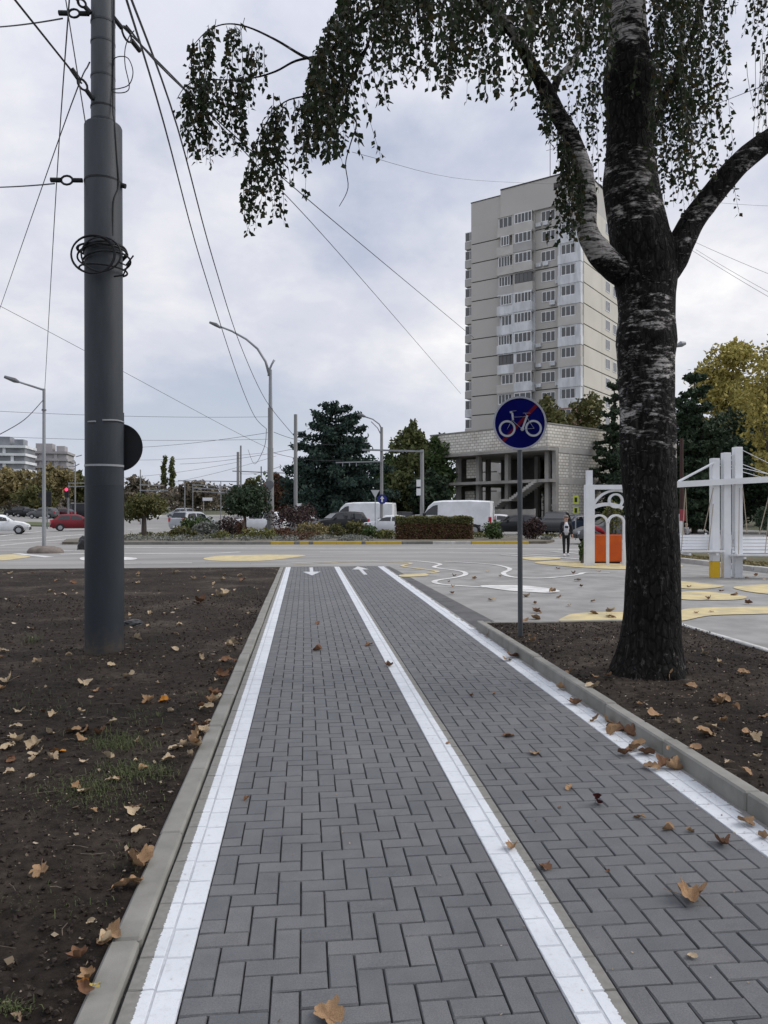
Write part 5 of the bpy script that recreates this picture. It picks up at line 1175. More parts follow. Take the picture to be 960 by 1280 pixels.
# ------------------------------------------------------------------ the birch
zc = 7.55; BP = W(811, zc); k = zc/F
bt = thing('birch_tree', 'large birch with black furrowed bark and drooping twigs in the right soil bed', 'tree', (BP.x, BP.y, .09), CR)
def bl_(x, y, d=0.0):
    """point of the birch seen at pixel x, y and lying d metres behind the trunk plane, in the tree's own frame"""
    q = zc+d; return Vector(((x-480)/F*q-(811-480)*k, d, H+(640-y)/F*q-.09))
def bark(name, stops):
    """black furrowed bark and pale birch skin; stops: (height, how much black)"""
    global nt
    mk = bpy.data.materials.new(name); mk.use_nodes = True; nt = mk.node_tree; bs = nt.nodes['Principled BSDF']; bs.inputs['Roughness'].default_value = .9; bs.inputs['Specular IOR Level'].default_value = .15
    co = N('ShaderNodeTexCoord')
    def mp(sc):
        n = N('ShaderNodeMapping'); LK(co.outputs['Object'], n.inputs[0]); n.inputs['Scale'].default_value = sc; return n.outputs[0]
    def nn(vec, s, d=7, r=.62, ds=0):
        n = N('ShaderNodeTexNoise'); n.inputs['Scale'].default_value = s; n.inputs['Detail'].default_value = d; n.inputs['Roughness'].default_value = r; n.inputs['Distortion'].default_value = ds; LK(vec, n.inputs['Vector']); return n.outputs[0]
    h = N('ShaderNodeSeparateXYZ'); LK(co.outputs['Object'], h.inputs[0])
    thr = ramp(mth('MULTIPLY', h.outputs[2], .1), [(z/10, (t,)*3) for z, t in stops])
    patch = mth('ADD', mth('MULTIPLY', nn(mp((1,1,1.7)), 2.4, 9, .72, .2), .62), mth('MULTIPLY', nn(mp((1,1,3.2)), 9, 6, .7), .38))
    c = N('ShaderNodeClamp'); LK(mth('MULTIPLY', mth('SUBTRACT', patch, thr), 22.0), c.inputs[0]); pale = c.outputs[0]
    lent = nn(mp((2.2,2.2,15)), 3.2, 6, .66, .6)
    lm = ramp(lent, [(0.40, (.02,.019,.018)), (0.47, (.26,.245,.23)), (.56, (.42,.40,.38)), (.72, (.52,.50,.48))])
    vo = N('ShaderNodeTexVoronoi'); vo.feature = 'DISTANCE_TO_EDGE'; vo.inputs['Scale'].default_value = 17; wv = N('ShaderNodeMixRGB'); wv.inputs[0].default_value = .06
    nz_n = N('ShaderNodeTexNoise'); nz_n.inputs['Scale'].default_value = 7; LK(co.outputs['Object'], nz_n.inputs['Vector']); LK(mp((1,1,.42)), wv.inputs[1]); LK(nz_n.outputs[1], wv.inputs[2]); LK(wv.outputs[0], vo.inputs['Vector'])
    fur = nn(mp((9,9,1.6)), 3.2, 8, .7, .5)
    plate = ramp(vo.outputs['Distance'], [(0.02, (.42,)*3), (.16, (1,)*3)])
    dark = mix(1, ramp(fur, [(0.36, (.006,.0055,.005)), (0.55, (.020,.0185,.017)), (.70, (.070,.064,.059))]), plate, 'MULTIPLY')
    fl = mth('MULTIPLY', ramp(nn(mp((1,1,.75)), 21, 5, .7), [(.585, (0,)*3), (.64, (.75,)*3)]), ramp(nn(mp((1,1,1)), 2.2, 3), [(.42, (0,)*3), (.6, (1,)*3)]))
    dark = mix(fl, dark, (.19,.18,.17))
    LK(mix(pale, dark, lm), bs.inputs['Base Color'])
    hh = mth('ADD', mth('ADD', fur, mth('MULTIPLY', nn(mp((1,1,1)), 30, 6), .35)), mth('MULTIPLY', plate, .55)); hh = mth('MULTIPLY', hh, mth('SUBTRACT', 1.0, mth('MULTIPLY', pale, .75)))
    bu = N('ShaderNodeBump'); bu.inputs['Strength'].default_value = 1.0; bu.inputs['Distance'].default_value = .045; LK(hh, bu.inputs['Height']); LK(bu.outputs[0], bs.inputs['Normal'])
    return mk
mk = bark('birch_bark', [(0,.62),(1.9,.60),(2.3,.49),(3.5,.485),(3.8,.58),(4.25,.58),(4.5,.495),(5.1,.505),(5.35,.60),(5.8,.57),(6.05,.50),(6.5,.40),(7.0,.37),(10,.35)])
mk_pale = bark('birch_bark_pale', [(3.85,.62),(4.05,.42),(4.95,.42),(5.15,.54),(5.6,.54),(5.75,.40),(10,.42)])
mk_dark = bark('birch_bark_dark', [(0,.55),(4.2,.55),(5,.525),(10,.50)])
def rough_fn(amp, sc, seed=0):
    def fn(i, a, p):
        q = Vector((p.x*sc, p.y*sc, p.z*sc*.35+seed)); r = 1+amp*noise.noise(q)+amp*.6*noise.noise(q*2.7)
        if p.z < 1.6: w_ = max(0, 1-p.z/.7); r += (.03+.09*w_)*noise.noise(Vector((math.cos(a)*3.4, math.sin(a)*3.4, p.z*.5)))+.035*noise.noise(Vector((math.cos(a)*11, math.sin(a)*11, p.z*2.5)))
        return r
    return fn
prof = [(880,809,60),(850,810,51),(838,811,45.5),(824,812.5,40.5),(805,814,37),(780,815.5,35),(740,816,33.5),(700,815.5,32.5),(640,814,32),(600,812.5,32.5),(560,810,33),(500,808.5,33.5),(450,807.5,35),(428,808,37),(400,807.5,34.5),(370,807,35),(345,806,38),(320,804,39),(300,799,37),(270,794,34.5),(230,788,33.5),(200,787,29.5),(165,788,28.5),(130,788,29),(100,787,32),(80,786,28),(60,785.5,24.5),(30,784.5,22.5),(0,783.5,21.5),(-150,780,19),(-330,776,14),(-520,772,7)]
pr2 = []
for (a, b) in zip(prof, prof[1:]):
    for j in range(5): f = j/5; pr2.append(tuple(lerp(x, y, f) for x, y in zip(a, b)))
pr2.append(prof[-1])
mb = MB(); mb.tube([bl_(x, y) for y, x, r in pr2], [r*k for y, x, r in pr2], 64, fn=rough_fn(.075, 3.4)); mb.build('trunk', mk, bt, smooth='all')
LMAT = {3: mk_pale, 7: mk_pale}
def limb(name, px, seed, n=20, sub=6, amp=.07):
    pts = smooth_pts([bl_(x, y, d) for x, y, r, d in px], sub); rs = []
    for i in range(len(pts)):
        f = i/sub; a = min(int(f), len(px)-1); b = min(a+1, len(px)-1); rs.append(lerp(px[a][2], px[b][2], f-a)*k)
    mb = MB(); mb.tube(pts, rs, n, fn=rough_fn(amp, 5, seed)); return mb.build(name, LMAT.get(seed, mk_dark), bt, smooth='all')
limb('limb', [(800,350,23,.05),(778,339,18.5,-.05),(760,328,16,-.12),(743,308,14,-.2),(733,284,12.5,-.25),(733,250,12.5,-.3),(728,212,11,-.35),(714,172,10,-.4),(697,142,9.5,-.5),(681,110,8.5,-.6),(664,80,7,-.7),(640,40,6,-.9),(600,-10,5,-1.1),(540,-60,4,-1.4),(470,-90,3,-1.6)], 3)
limb('limb', [(818,345,27,0),(838,326,20,-.05),(852,302,16.5,-.1),(866,276,15,-.1),(884,252,14.5,-.15),(905,225,14,-.2),(935,195,13.5,-.25),(975,165,12.5,-.3),(1040,120,13,-.4),(1120,40,10,-.5),(1180,-60,7,-.6)], 5)
limb('limb', [(690,120,5,-.55),(698,98,4.5,-.5),(712,82,4,-.4),(730,50,3,-.2),(742,0,2,0)], 7, 8)
limb('limb', [(800,200,9,.05),(818,150,6,.2),(846,90,4.5,.3),(870,30,3.5,.4),(890,-50,3,.5)], 8, 8)
# boughs that carry the drooping twigs
boughs = [
 [(640,45,5,-.9),(560,-30,5,-1.2),(500,-10,4.5,-1.3),(440,40,4,-1.3),(400,70,3,-1.2),(383,72,2.6,-1.15),(345,50,2,-1.1),(310,34,1.5,-1.0),(283,30,1.2,-1.0),(260,38,.9,-.9),(243,55,.6,-.9)],
 [(400,70,2.4,-1.2),(370,76,2,-1.2),(345,89,1.7,-1.2),(318,97,1.4,-1.2),(285,100,1.2,-1.2),(252,99,1,-1.1),(232,108,.8,-1.1),(221,124,.5,-1.1)],
 [(480,-10,3,-1.4),(458,60,2.4,-1.5),(440,100,2,-1.5),(420,128,1.6,-1.6),(445,150,1.2,-1.6),(438,180,1,-1.6),(432,205,.8,-1.6),(435,235,.7,-1.6),(424,258,.5,-1.6)],
 [(458,60,2.2,-1.5),(420,105,1.8,-1.3),(390,118,1.5,-1.1),(355,128,1.2,-1.0),(330,158,1,-1.0),(312,200,.8,-.9),(305,230,.5,-.9)],
 [(700,-120,7,.4),(640,-60,5,-.2),(560,-70,4,-.8),(500,-60,3,-1.4),(430,-40,2,-1.9)],
 [(784,-80,8,0),(700,-150,6,-.6),(600,-170,4,-1.2),(500,-160,3,-1.6)],
 [(784,-60,8,0),(850,-130,6,.3),(910,-110,4,.6),(960,-60,3,.8),(990,0,2,.9)],
 [(782,-120,8,0),(760,-200,5,-1.0),(740,-180,4,-1.9),(720,-80,3,-2.4)],
 [(781,-150,7,0),(830,-230,5,.8),(860,-180,4,1.5),(880,-90,3,2.0)],
 [(781,-100,7,0),(720,-150,5,.9),(660,-120,4,1.6),(620,-40,3,2.0)]]
for b in boughs:
    limb('bough', [(x,y,r*.6,d) for x,y,r,d in b], 9, 7, 5, .04)
rs_ = random.Random(77)
LV, LF = [], []; TW = MB()
def leaf(p, axis, s, rr):
    a = axis.normalized(); q = a.cross(Vector((rr.gauss(0,1), rr.gauss(0,1), rr.gauss(0,.3)))).normalized(); nrm = a.cross(q); w = s*.38
    i = len(LV); mid = p+a*s*.42
    LV.extend([p, mid+q*w+nrm*s*.10, p+a*s, mid-q*w+nrm*s*.10]); LF.append((i, i+1, i+2)); LF.append((i, i+2, i+3))
def strand(x, y0, y1, d, rr, dens=1.0, ls=1.0):
    t = bl_(x, y0, d); b = bl_(x+rr.gauss(0,10)*abs(y1-y0)/120, y1, d+rr.gauss(0,.08)); L = (t-b).length
    n = max(3, int(L/.12)); pts = []; ph = rr.uniform(0,6.28); am = rr.uniform(.008,.03)
    for i in range(n+1): f = i/n; p = t.lerp(b, f); pts.append(p+Vector((am*math.sin(ph+f*5)*f**.5, am*math.cos(ph+f*4), 0)))
    TW.tube(pts, [lerp(.0032,.0014,i/n) for i in range(n+1)], 3, cap=False)
    s = .01; side = 1
    while s < L:
        f = s/L*n; i = min(int(f), n-1); p = pts[i].lerp(pts[i+1], f-i)
        if rr.random() < .74*dens:
            az = rr.uniform(0, 6.28); out_ = Vector((math.cos(az), math.sin(az), -rr.uniform(.35, 2.0))); leaf(p+out_.normalized()*.012, out_, rr.uniform(.040,.068)*ls, rr)
            if rr.random() < .45*dens:
                az += 2.5; out_ = Vector((math.cos(az), math.sin(az), -rr.uniform(.3, 1.6))); leaf(p+out_.normalized()*.02, out_, rr.uniform(.034,.058)*ls, rr)
        s += rr.uniform(.020,.042)
def region(n, xr, top, bot, dr, lo=.35, pw=.7, dens=1.0):
    for i in range(n):
        x = rs_.uniform(*xr); a = interp(top, x)+rs_.gauss(0,6); b = interp(bot, x)
        f = lo+(1-lo)*rs_.random()**pw
        if noise.noise(Vector((x*.045, n*.37, 0))) < rs_.uniform(-1.0,.15): continue
        if b-a > 10: strand(x, a, a+(b-a)*f, rs_.uniform(*dr), rs_, dens)
TA = [(222,118),(232,70),(243,52),(262,38),(285,30),(310,33),(322,42)]
TB = [(220,124),(232,110),(250,99),(280,100),(318,97),(330,94)]
BA = [(219,132),(226,150),(234,186),(243,190),(256,212),(268,216),(280,210),(296,218),(304,206),(310,160),(320,128)]
region(26, (236,316), TA, [(x,(y-10)) for x,y in BA], (-1.15,-.85), .2, 1.6)
region(50, (221,308), TB, BA, (-1.4,-.95), .3, .9)
region(10, (308,330), [(308,60),(330,60)], [(308,150),(330,128)], (-1.2,-1.0), .2, 1.3)
TC = [(303,228),(312,198),(328,158),(345,133),(372,118),(400,112),(425,100)]
BC = [(301,318),(306,312),(314,296),(326,276),(336,282),(348,300),(356,262),(368,316),(378,302),(384,238),(398,208),(415,196),(430,192)]
region(74, (303,428), TC, BC, (-1.5,-.9), .25, .95)
TD = [(380,105),(392,74),(408,40),(430,-8),(460,-40),(500,-60)]
BD = [(378,150),(386,196),(398,212),(412,192),(430,208),(441,170),(450,138),(458,122),(468,146),(480,140),(488,108),(500,98)]
region(118, (384,500), TD, BD, (-2.0,-.8), .3, 1.0)
TE = [(470,-70),(560,-80),(640,-70),(760,-120)]
BE = [(470,140),(490,104),(508,98),(522,108),(538,126),(552,116),(572,116),(590,132),(606,124),(622,118),(636,140),(645,158),(653,120),(665,92),(690,96),(720,110),(756,118)]
region(205, (478,662), TE, BE, (-2.4,1.2), .40, .85)
region(135, (655,764), TE, [(655,90),(690,110),(715,150),(735,120),(750,140),(764,160)], (-2.2,1.4), .40, 1.0)
region(34, (694,760), [(694,150),(730,120),(760,80)], [(694,190),(712,230),(730,240),(745,260),(760,250)], (.1,1.0), .3, 1.2)
region(40, (698,732), [(698,165),(715,180),(732,230)], [(698,250),(706,318),(716,312),(724,290),(732,312)], (-.65,-.35), .4, .8)
region(14, (664,690), [(664,70),(690,130)], [(664,120),(674,200),(684,205),(690,190)], (-.8,-.4), .3, 1.2)
TH_ = [(808,-100),(850,-110),(900,-110)]
BH = [(808,250),(826,284),(836,262),(846,280),(856,272),(866,236),(874,252),(886,206),(893,216),(900,120)]
region(92, (812,899), TH_, BH, (-.9,1.2), .28, .85)
region(30, (815,880), [(815,80),(880,90)], [(x,y) for x,y in BH], (.1,.9), .4, .8)
region(5, (901,918), [(901,-60),(918,-60)], [(901,30),(918,22)], (.3,.9), .6, .8)
TI = [(920,-80),(1010,-80)]; BI = [(922,60),(930,72),(936,100),(944,66),(952,110),(960,160),(985,150),(1010,120)]
region(56, (922,1010), TI, BI, (.2,1.1), .35, .9)
region(9, (930,962), [(930,70),(962,70)], [(930,130),(942,190),(955,196),(962,170)], (.3,.8), .5, .9, .35)
# the crown goes on above the picture
region(200, (430,1080), [(430,-300),(780,-560),(1080,-260)], [(430,-20),(780,-120),(1080,-20)], (-2.6,2.4), .3, .8, .8)
me = bpy.data.meshes.new('crown'); me.from_pydata([tuple(v) for v in LV], [], LF)
F_bi = mat('birch_leaf', (.03,.04,.012), rough=.6, island=[(.014,.024,.010),(.022,.036,.013),(.032,.046,.016),(.018,.028,.011),(.07,.052,.016)], trans=.34, spec=.3)
me.materials.append(F_bi); o = bpy.data.objects.new('crown', me); C.objects.link(o); o.parent = bt
TW.build('twigs', mat('birch_twig', (.018,.014,.012), rough=.9), bt)
print('birch leaves', len(LF)//2)

# ------------------------------------------------------------------ overhead wires
m_wire = mat('wire', (.022,.024,.028), rough=.6)
def wire(pts, r, label, sag=0.0, group=None, n=14):
    P = [WP(x, y, z) for x, y, z in pts]
    if len(P) == 2:
        a, b = P; P = [a.lerp(b, i/n)-Vector((0,0,sag*4*(i/n)*(1-i/n))) for i in range(n+1)]
    else: P = smooth_pts(P, 6)
    o_ = P[0].copy(); mb = MB(); mb.tube([p-o_ for p in P], r, 5); o = mb.build('overhead_wire', m_wire, None, loc=o_); return tagp(o, label, 'wire', group)
ZP = 9.15
wire([(78,23,ZP),(-60,34,13)], .010, 'wire from the top left clamp of the thick pole out to the left', .05)
wire([(99,5,ZP-.2),(80,-60,8)], .010, 'wire rising from the steep upper clamp of the thick pole')
wire([(102,104,8.9),(15,-5,7.6)], .012, 'thick wire running from the middle clamp up to the upper left')
wire([(68,229.5,ZP),(-70,232,14)], .009, 'wire from the lower clamp of the thick pole straight to the left', .04)
wire([(158,32,9.4),(239,120,12),(400,262,22),(575,408,45),(592,422,50)], .013, 'heavier wire from the thick pole sloping down to the tower')
wire([(146,26,9.4),(232,112,12),(320,205,17),(440,335,28),(576,492,60)], .011, 'thinner wire from the thick pole sloping down to the concrete building')
wire([(152,-20,10),(205,155,16),(252,330,28),(297,470,45),(318,520,53),(333,536,55)], .018, 'left one of two wires dropping to the tall stepped lamp post')
wire([(157,-20,10),(222,160,16),(265,320,26),(300,430,40),(332,500,52),(366,543,54)], .018, 'right one of two wires dropping to the mast beside the lamp post')
wire([(88,-20,9),(70,240,16),(56,486,31.5)], .010, 'thin wire falling steeply to the slim lamp at left')
wire([(79,-20,8.8),(107,155,8.85)], .007, 'short wire running down to the sleeve of the thick pole')
wire([(112,78,9.2),(75,170,14),(0,385,30),(-20,440,36)], .010, 'thin wire from the thick pole to the lower left')
wire([(54,500,31.5),(30,525,28),(-10,548,24)], .016, 'slack wire from the slim lamp to the left edge')
FW = 'thin tram and phone wires across the far junction'
wire([(-20,372,40),(105,438,45),(285,535,60),(335,560,66)], .013, 'long faint wire crossing behind the thick pole towards the junction', group=None)
for i, (a, b) in enumerate((((-20,513,70),(335,521,80)),((-20,545,75),(335,549,80)),((155,575,90),(330,566,90)),((155,597,95),(300,577,90)),((200,606,95),(345,570,85)),((150,560,85),(340,540,60)),((225,580,88),(372,560,60)),((342,540,56),(420,556,58)),((342,566,56),(430,575,58)),((300,592,86),(350,583,60)))):
    wire([a, b], .017, 'thin dark trolley wire strung across the far junction', .25, FW)
wire([(333,536,55),(330,560,60),(318,580,80),(310,562,88)], .022, 'slack loop of wire between the lamp post and the pair of masts')
wire([(440,190,30),(590,225,60),(760,232,80)], .010, 'faint wire high in the sky above the tower')
wire([(866,250,26),(990,258,30)], .005, 'faint wire right of the birch under the right bough', .05)
for i, (a, b) in enumerate((((842,290,20),(985,352,16)),((842,298,20),(985,385,16)),((870,312,22),(985,378,17)))):
    wire([a, b], .0042, ('upper','middle','lower')[i]+' one of three thin wires sloping down right of the birch', .03)
wire([(870,140,14),(985,95,10)], .005, 'fine wire behind the twigs at the upper right corner')

# ------------------------------------------------------------------ fallen leaves, grass, crumbs of soil
def lmat(n, a, b): return mat('fallen_'+n, a, b, 22, .8, detail=6, spec=.25)
LM = {'tan': lmat('tan', (.34,.225,.125), (.22,.13,.07)), 'brown': lmat('brown', (.19,.10,.055), (.12,.065,.038)), 'pale': lmat('pale', (.46,.37,.25), (.33,.25,.16)), 'orange': lmat('orange', (.50,.22,.03), (.36,.14,.025)), 'yellow': lmat('yellow', (.46,.36,.10), (.34,.24,.07)), 'red': lmat('red', (.10,.02,.018), (.06,.015,.015))}
LMESH = {}
def leaf_mesh(kind, var, mname):
    key = (kind, var, mname)
    if key in LMESH: return LMESH[key]
    rr = random.Random(hash((kind == 'maple', var)) % 1000+var*17); mb = MB(); n = 30; rings = 5
    lob = rr.choice((5,5,3)); curl = rr.uniform(.15,.55) if var else .12; tw = rr.uniform(-.6,.6); fold = rr.uniform(.1,.5); vs = [(0,0,0)]
    for j in range(1, rings+1):
        f = j/rings
        for i in range(n):
            a = 6.283*i/n
            if kind == 'maple':
                e = abs(math.cos(lob*a/2)); r = .50+.26*e**1.2+.06*math.cos(15*a+1)+rr.uniform(-.05,.05)*(j == rings)+.08*math.sin(a+var); r *= (.72+.28*math.cos(a/1)) if False else 1
            else: r = .42+.33*abs(math.cos(a))**1.6
            x, y = r*f*math.cos(a), r*f*math.sin(a)*(1 if kind == 'maple' else .75)
            z = curl*(f**2)*(.5+.5*math.sin(2*a+tw*3))+fold*abs(y)*.8+.05*math.sin(7*a+tw)*f*f+.13*noise.noise(Vector((x*2.6,y*2.6,var*3.1)))+.05*noise.noise(Vector((x*7,y*7,var)))
            if var == 3: x, z = x*.75, z+.40*x*x
            if var == 4: q = y*2.2; y, z = .45*math.sin(q), z+.45*(1-math.cos(q))
            vs.append((x, y, z))
    zm = min(v[2] for v in vs); vs = [(x,y,z-zm) for x,y,z in vs]
    fs = [(0,1+i,1+(i+1)%n) for i in range(n)]+[(1+j*n+i,1+(j+1)*n+i,1+(j+1)*n+(i+1)%n,1+j*n+(i+1)%n) for j in range(rings-1) for i in range(n)]
    mb.add(vs, fs)
    b = Vector(vs[0]); mb.tube([b+Vector((-.05,0,.02)), Vector((-.6,.03,.07)), Vector((-1.0,.1,.05))], [.016,.013,.012], 4)
    me = bpy.data.meshes.new('fallen_leaf'); me.from_pydata(mb.v, [], mb.f); me.materials.append(LM[mname]); me.polygons.foreach_set('use_smooth', [True]*len(me.polygons)); LMESH[key] = me; return me
def place_leaf(p, size, mname, rr, label, group=None, var=None, kind=None, tilt=.25, up=0):
    v = rr.randrange(5) if var is None else var
    o = bpy.data.objects.new('fallen_leaf', leaf_mesh(kind or ('maple' if rr.random() < .72 else 'oval'), v, mname)); C.objects.link(o)
    o.location = p+Vector((0,0,.003+up)); o.scale = (size*.62,)*3; o.rotation_euler = (rr.gauss(0,tilt), rr.gauss(0,tilt), rr.uniform(0,6.28)); return tagp(o, label, 'leaf', group)
rl = random.Random(41)
def on(px, py): return G(px, py, .0)
one = [((862,1124),.175,'tan','largest curled tan leaf lying on the right lane pavers',3),((410,1274),.12,'tan','tan leaf cut off by the bottom edge of the picture',2),((742,1005),.10,'red','dark red leaf standing upright on the right lane',4),((397,813),.17,'brown','broad brown leaf in the middle of the left lane',1),((461,807),.15,'brown','brown leaf touching the far centre line',2),((487,833),.13,'brown','small dark leaf on the centre white line',4),((397,780),.16,'brown','farthest brown leaf in the left lane',2),((640,1061),.085,'tan','reddish tan leaf on the edge of the near centre line',3),((681,1086),.075,'brown','dull brown leaf on pavers beside the near centre line',2),((864,1197),.045,'pale','tiny pale scrap on the near right lane pavers',1),((308,1000),.05,'brown','tiny dark twig like leaf on the left lane by the white line',4)]
for (q, s, mn, lab, v) in one: place_leaf(on(*q), s, mn, rl, lab, var=v, tilt=.15 if mn != 'red' else .9, up=.0 if mn != 'red' else .03)
GP = 'dry leaves scattered on the right lane'
for q, s in (((636,921),.10),((668,943),.10),((712,986),.09),((800,1023),.085),((836,1038),.095),((862,1040),.05),((902,1056),.11),((720,881),.14),((590,870),.06),((618,868),.05),((560,930),.04),((700,1010),.04),((760,1090),.03)):
    place_leaf(on(*q), s, rl.choice(('tan','brown','tan')), rl, 'small dry leaf lying flat on the dark pavers of the right lane', GP, tilt=.2)
GKB = 'leaves heaped along the right kerb'
for q, s in (((640,822),.17),((632,826),.13),((655,812),.18),((664,805),.2),((780,912),.17),((788,920),.15),((770,918),.15),((762,912),.12),((795,938),.17),((806,944),.13),((783,945),.16),((830,960),.15),((845,964),.15),((932,1031),.10),((955,1050),.10),((700,862),.10),((745,902),.14),((758,903),.12),((815,962),.13),((612,796),.14)):
    place_leaf(on(*q), s, rl.choice(('tan','brown','tan','brown')), rl, 'curled brown leaf gathered on the right white line against the kerb', GKB, tilt=.45, up=.01)
GS = 'leaves lying on the bare soil left of the path'
def soilp(px, py):
    p = G(px, py, .03); p.z = soil_z(p.x, p.y, .012)+.004; return p
hand = [(10,853,.22,'pale'),(52,1088,.11,'tan'),(172,1038,.11,'pale'),(172,1078,.11,'tan'),(166,1100,.11,'tan'),(100,1198,.11,'brown'),(114,1150,.055,'pale'),(130,1177,.08,'tan'),(117,1013,.06,'tan'),(60,915,.16,'pale'),(44,930,.16,'pale'),(108,911,.18,'tan'),(92,912,.16,'tan'),(126,914,.14,'brown'),(140,903,.14,'pale'),(20,926,.16,'pale'),(8,934,.14,'pale'),(48,941,.14,'pale'),(64,948,.12,'pale'),(100,920,.13,'tan'),(134,944,.12,'pale'),(210,948,.11,'pale'),(140,976,.11,'pale'),(94,985,.08,'tan'),(162,845,.15,'pale'),(105,853,.18,'pale'),(186,876,.16,'tan'),(182,872,.13,'pale'),(66,893,.12,'pale'),(24,889,.12,'pale'),(20,908,.12,'pale'),(100,890,.1,'pale'),(220,934,.13,'pale'),(248,932,.14,'pale'),(228,930,.1,'pale'),(268,877,.13,'pale'),(272,870,.12,'pale'),(270,850,.1,'pale'),(252,884,.1,'brown'),(255,913,.12,'pale'),(258,906,.1,'brown'),(244,907,.09,'brown'),(195,911,.08,'tan'),(172,921,.07,'pale'),(12,966,.09,'pale'),(5,813,.14,'pale'),(47,827,.12,'pale'),(86,818,.1,'pale'),(140,832,.12,'pale'),(218,812,.12,'pale'),(220,792,.13,'pale'),(249,817,.12,'pale'),(288,836,.14,'tan'),(286,808,.16,'pale'),(220,716,.3,'pale'),(242,724,.22,'pale'),(274,745,.34,'pale'),(252,752,.34,'brown'),(280,741,.26,'pale'),(278,726,.22,'pale'),(63,740,.22,'pale'),(188,768,.18,'pale'),(172,796,.18,'pale'),(300,720,.2,'pale')]
for (x, y, s, mn) in hand: place_leaf(soilp(x, y), s*.85, mn, rl, mn+' coloured crisp leaf among others on the bare soil left of the path', GS+', '+mn, tilt=.3, up=.006)
for (x, y, s) in ((160,1104,.15),(172,1082,.16),(178,1072,.13),(132,1176,.11),(140,1166,.10),(290,806,.17),(283,826,.17),(276,846,.16),(266,868,.15),(259,886,.15),(262,878,.14),(250,912,.14),(241,930,.14),(247,920,.12),(236,944,.10),(296,800,.16),(112,1222,.07),(104,1240,.07)): place_leaf(soilp(x, y), s, rl.choice(('pale','tan','tan','brown')), rl, 'dry leaf gathered on the soil along the left kerb', 'leaves gathered along the left kerb', tilt=.35, up=.012)
place_leaf(soilp(73,937), .09, 'orange', rl, 'single bright orange leaf on the left soil', var=1)
place_leaf(soilp(205,874), .11, 'orange', rl, 'orange leaf on soil right of a pile of tan leaves', var=2)
place_leaf(soilp(106,1224), .055, 'orange', rl, 'small orange leaf tucked against the near left kerb', var=1)
place_leaf(soilp(116,1232), .05, 'yellow', rl, 'small dull yellow leaf tucked against the near left kerb', var=2)
for i in range(75):
    y = 715+rl.random()**1.6*300; x = rl.uniform(-5, 345-(y-708)*.42)
    if 100 < x < 160 and y < 830: continue
    mn = rl.choice(('pale','pale','tan','brown')); place_leaf(soilp(x, y), rl.uniform(.04,.10)*(1+max(0,(800-y)/100)), mn, rl, mn+' coloured crisp leaf among others on the bare soil left of the path', GS+', '+mn, tilt=.3, up=.004)
GR = 'leaves lying on the soil round the birch'
def soilr(px, py):
    p = G(px, py, .1); p.z = soil_z(p.x, p.y, .095)+.004; return p
for (x, y, s) in ((838,848,.16),(862,862,.15),(742,860,.17),(818,896,.14),(882,918,.15),(900,882,.14),(904,878,.12),(868,937,.09),(942,924,.13),(935,918,.1),(892,880,.1),(890,910,.1),(744,787+60,.08),(667,803,.14),(745,800,.1),(900,830,.1),(880,818,.14),(930,845,.12),(905,905,.1),(920,890,.09),(845,905,.07),(800,880,.06),(712,842,.1),(760,845,.1),(912,955,.06),(932,967,.08),(870,900,.05),(835,935,.05),(955,900,.09),(948,950,.06)):
    place_leaf(soilr(x, y), s, rl.choice(('pale','tan','tan')), rl, 'dry leaf resting on the dark soil around the birch trunk', GR, tilt=.3, up=.008)
GA = 'leaves scattered on the grey plaza'
for i in range(48):
    x = rl.uniform(560, 958); y = rl.uniform(708, 778)
    if y > 700+(x-480)*.6 and x < 640: continue
    if 775 < x < 855: continue
    p = G(x, y, .004)
    if p.x < 2.6: continue
    place_leaf(p, rl.uniform(.10,.2), rl.choice(('tan','brown','pale')), rl, 'dry leaf lying on the grey asphalt of the painted plaza', GA, tilt=.2, up=.01)
for x, y in ((668,774),(655,778),(690,741)): place_leaf(G(x,y,.004), .2, 'tan', rl, 'dry leaf lying on the grey asphalt of the painted plaza', GA, tilt=.3, up=.01)
# chips and twigs nobody could count
lit = MB(); rr = random.Random(55)
def chip(p, s):
    a = rr.uniform(0,6.28); u = Vector((math.cos(a), math.sin(a), rr.gauss(0,.25)))*s; v = Vector((-math.sin(a), math.cos(a), rr.gauss(0,.35)))*s*rr.uniform(.3,.95)
    lit.v += [tuple(p-u*rr.uniform(.4,1)), tuple(p+v), tuple(p+u+v*rr.uniform(-.8,.8)), tuple(p-v*rr.uniform(.2,1))]; i = len(lit.v)-4; lit.f.append((i,i+1,i+2,i+3)); lit.mi.append(0)
for i in range(7500):
    v = 1.5+rr.random()**1.7*21.5; u = -.76-rr.random()**1.1*min(11.5, .8+v*.62)
    if noise.noise(Vector((u*.8,v*.8,5))) < rr.uniform(-.5,.35): continue
    chip(Vector((u, v, soil_z(u, v, .012)+.006)), min(.022, .0022*math.exp(abs(rr.gauss(0,.95))))*(1+v*.09))
for i in range(2000):
    u = rr.uniform(2.53,5.3); v = rr.uniform(3.2,10.7); chip(Vector((u, v, soil_z(u, v, .095)+.005)), rr.uniform(.004,.012)*(1+v*.03))
for i in range(500):
    u = rr.uniform(2.2,2.40); v = rr.uniform(2.6,12); chip(Vector((u, v, .006)), rr.uniform(.003,.008))
for i in range(420):
    u = rr.uniform(-.4,2.3); v = 2+rr.random()**1.5*18; chip(Vector((u, v, .004)), rr.uniform(.0025,.007)*(1+v*.05))
lit.build('leaf_litter', mat('litter', (.3,.2,.1), rough=.9, island=[(.34,.27,.19),(.18,.12,.075),(.42,.36,.28),(.10,.075,.05),(.25,.2,.14)]), None, kind='stuff')
tw = MB()
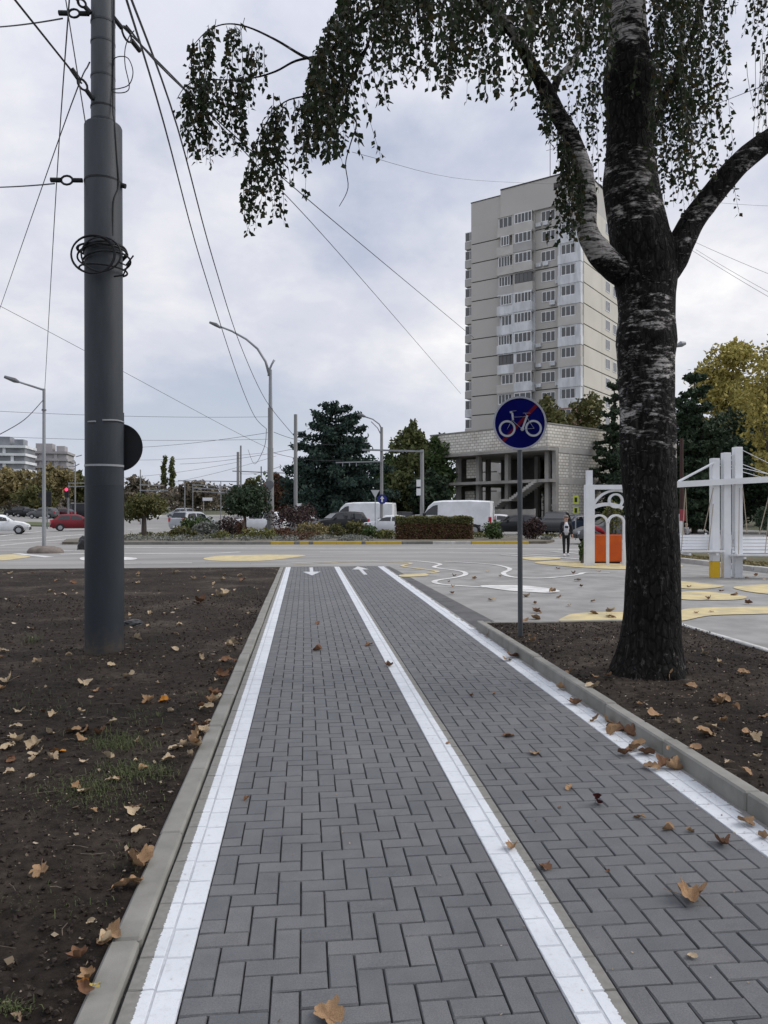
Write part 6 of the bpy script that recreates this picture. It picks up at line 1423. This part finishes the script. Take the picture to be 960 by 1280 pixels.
for i in range(260):
    v = 1.8+rr.random()**1.5*8; u = -.8-rr.random()*min(5, .6+v*.5) if rr.random() < .75 else rr.uniform(2.6,5.2); base = .012 if u < 0 else .095
    if u > 0: v = rr.uniform(4,10.5)
    p = Vector((u, v, soil_z(u, v, base)+.008)); a = rr.uniform(0,6.28); L = rr.uniform(.03,.14); b = rr.gauss(0,.3)
    tw.tube([p, p+Vector((math.cos(a),math.sin(a),.05))*L*.5, p+Vector((math.cos(a+b),math.sin(a+b),.0))*L], rr.uniform(.0008,.002), 4)
tw.build('twig_litter', mat('dry_twig', (.10,.078,.055), (.18,.15,.115), 9, .9), None, kind='stuff')
cl_ = MB(); oc = [(1,0,0),(-1,0,0),(0,1,0),(0,-1,0),(0,0,1),(0,0,-1)]; of = [(0,2,4),(2,1,4),(1,3,4),(3,0,4),(2,0,5),(1,2,5),(3,1,5),(0,3,5)]
for i in range(22000):
    if rr.random() < .78: v = 1.5+rr.random()**1.8*14; u = -.77-rr.random()**1.1*min(8, .7+v*.6); base = .012
    else: u = rr.uniform(2.54,5.28); v = rr.uniform(3.3,10.6); base = .095
    s = abs(rr.gauss(0,.005))+.003; s *= 1+.04*v; M_ = Matrix.Translation((u, v, soil_z(u, v, base)+s*.3)) @ Matrix.Rotation(rr.uniform(0,6), 4, Vector((rr.gauss(0,1),rr.gauss(0,1),rr.gauss(0,1))))
    cl_.m = M_; cl_.add([(x*s*rr.uniform(.7,1.3), y*s*rr.uniform(.7,1.3), z*s*rr.uniform(.6,1.1)) for x,y,z in oc], of)
cl_.build('soil_crumbs', mat('crumb', (.03,.025,.021), rough=.95, spec=.1, island=[(.020,.0155,.013),(.032,.025,.021),(.055,.045,.038),(.026,.021,.0175)]), None, kind='stuff')
gr_ = MB()
def tuft(px, py, n, spread, hgt, right=False):
    for i in range(n):
        x = px+rr.gauss(0,spread); y = py+rr.gauss(0,spread*.28); q = soilp(x, y) if not right else soilr(x, y)
        if (not right) and q.x > -.76: continue
        a = rr.uniform(0,6.28); L = hgt*rr.uniform(.25,1.0); d = Vector((math.cos(a), math.sin(a), 0)); w = Vector((-d.y, d.x, 0))*.0016*(1+L*8); p1 = q+d*L*.35+Vector((0,0,L*.7)); p2 = q+d*L*.95+Vector((0,0,L*.75))
        i0 = len(gr_.v); gr_.v += [tuple(q-w), tuple(q+w), tuple(p1+w*.8), tuple(p1-w*.8), tuple(p2)]; gr_.f += [(i0,i0+1,i0+2,i0+3),(i0+3,i0+2,i0+4)]; gr_.mi += [0,0]
for (x, y, n, s, h_) in ((150,925,700,22,.05),(165,962,600,26,.045),(110,985,600,30,.035),(120,1000,300,45,.03),(10,1260,140,20,.03),(40,800,90,8,.09),(60,880,160,40,.05),(175,895,120,22,.05),(180,970,90,25,.05),(260,870,60,12,.05),(250,700+20,40,30,.1),(300,742,60,10,.12),(150,1075,60,40,.03),(60,1130,60,40,.03),(130,830,120,40,.06)): tuft(x, y, n, s, h_)
gr_.build('grass', mat('grass_blade', (.05,.07,.02), rough=.7, island=[(.045,.065,.018),(.07,.095,.028),(.11,.12,.045),(.035,.05,.015)], trans=.15), None, kind='stuff')
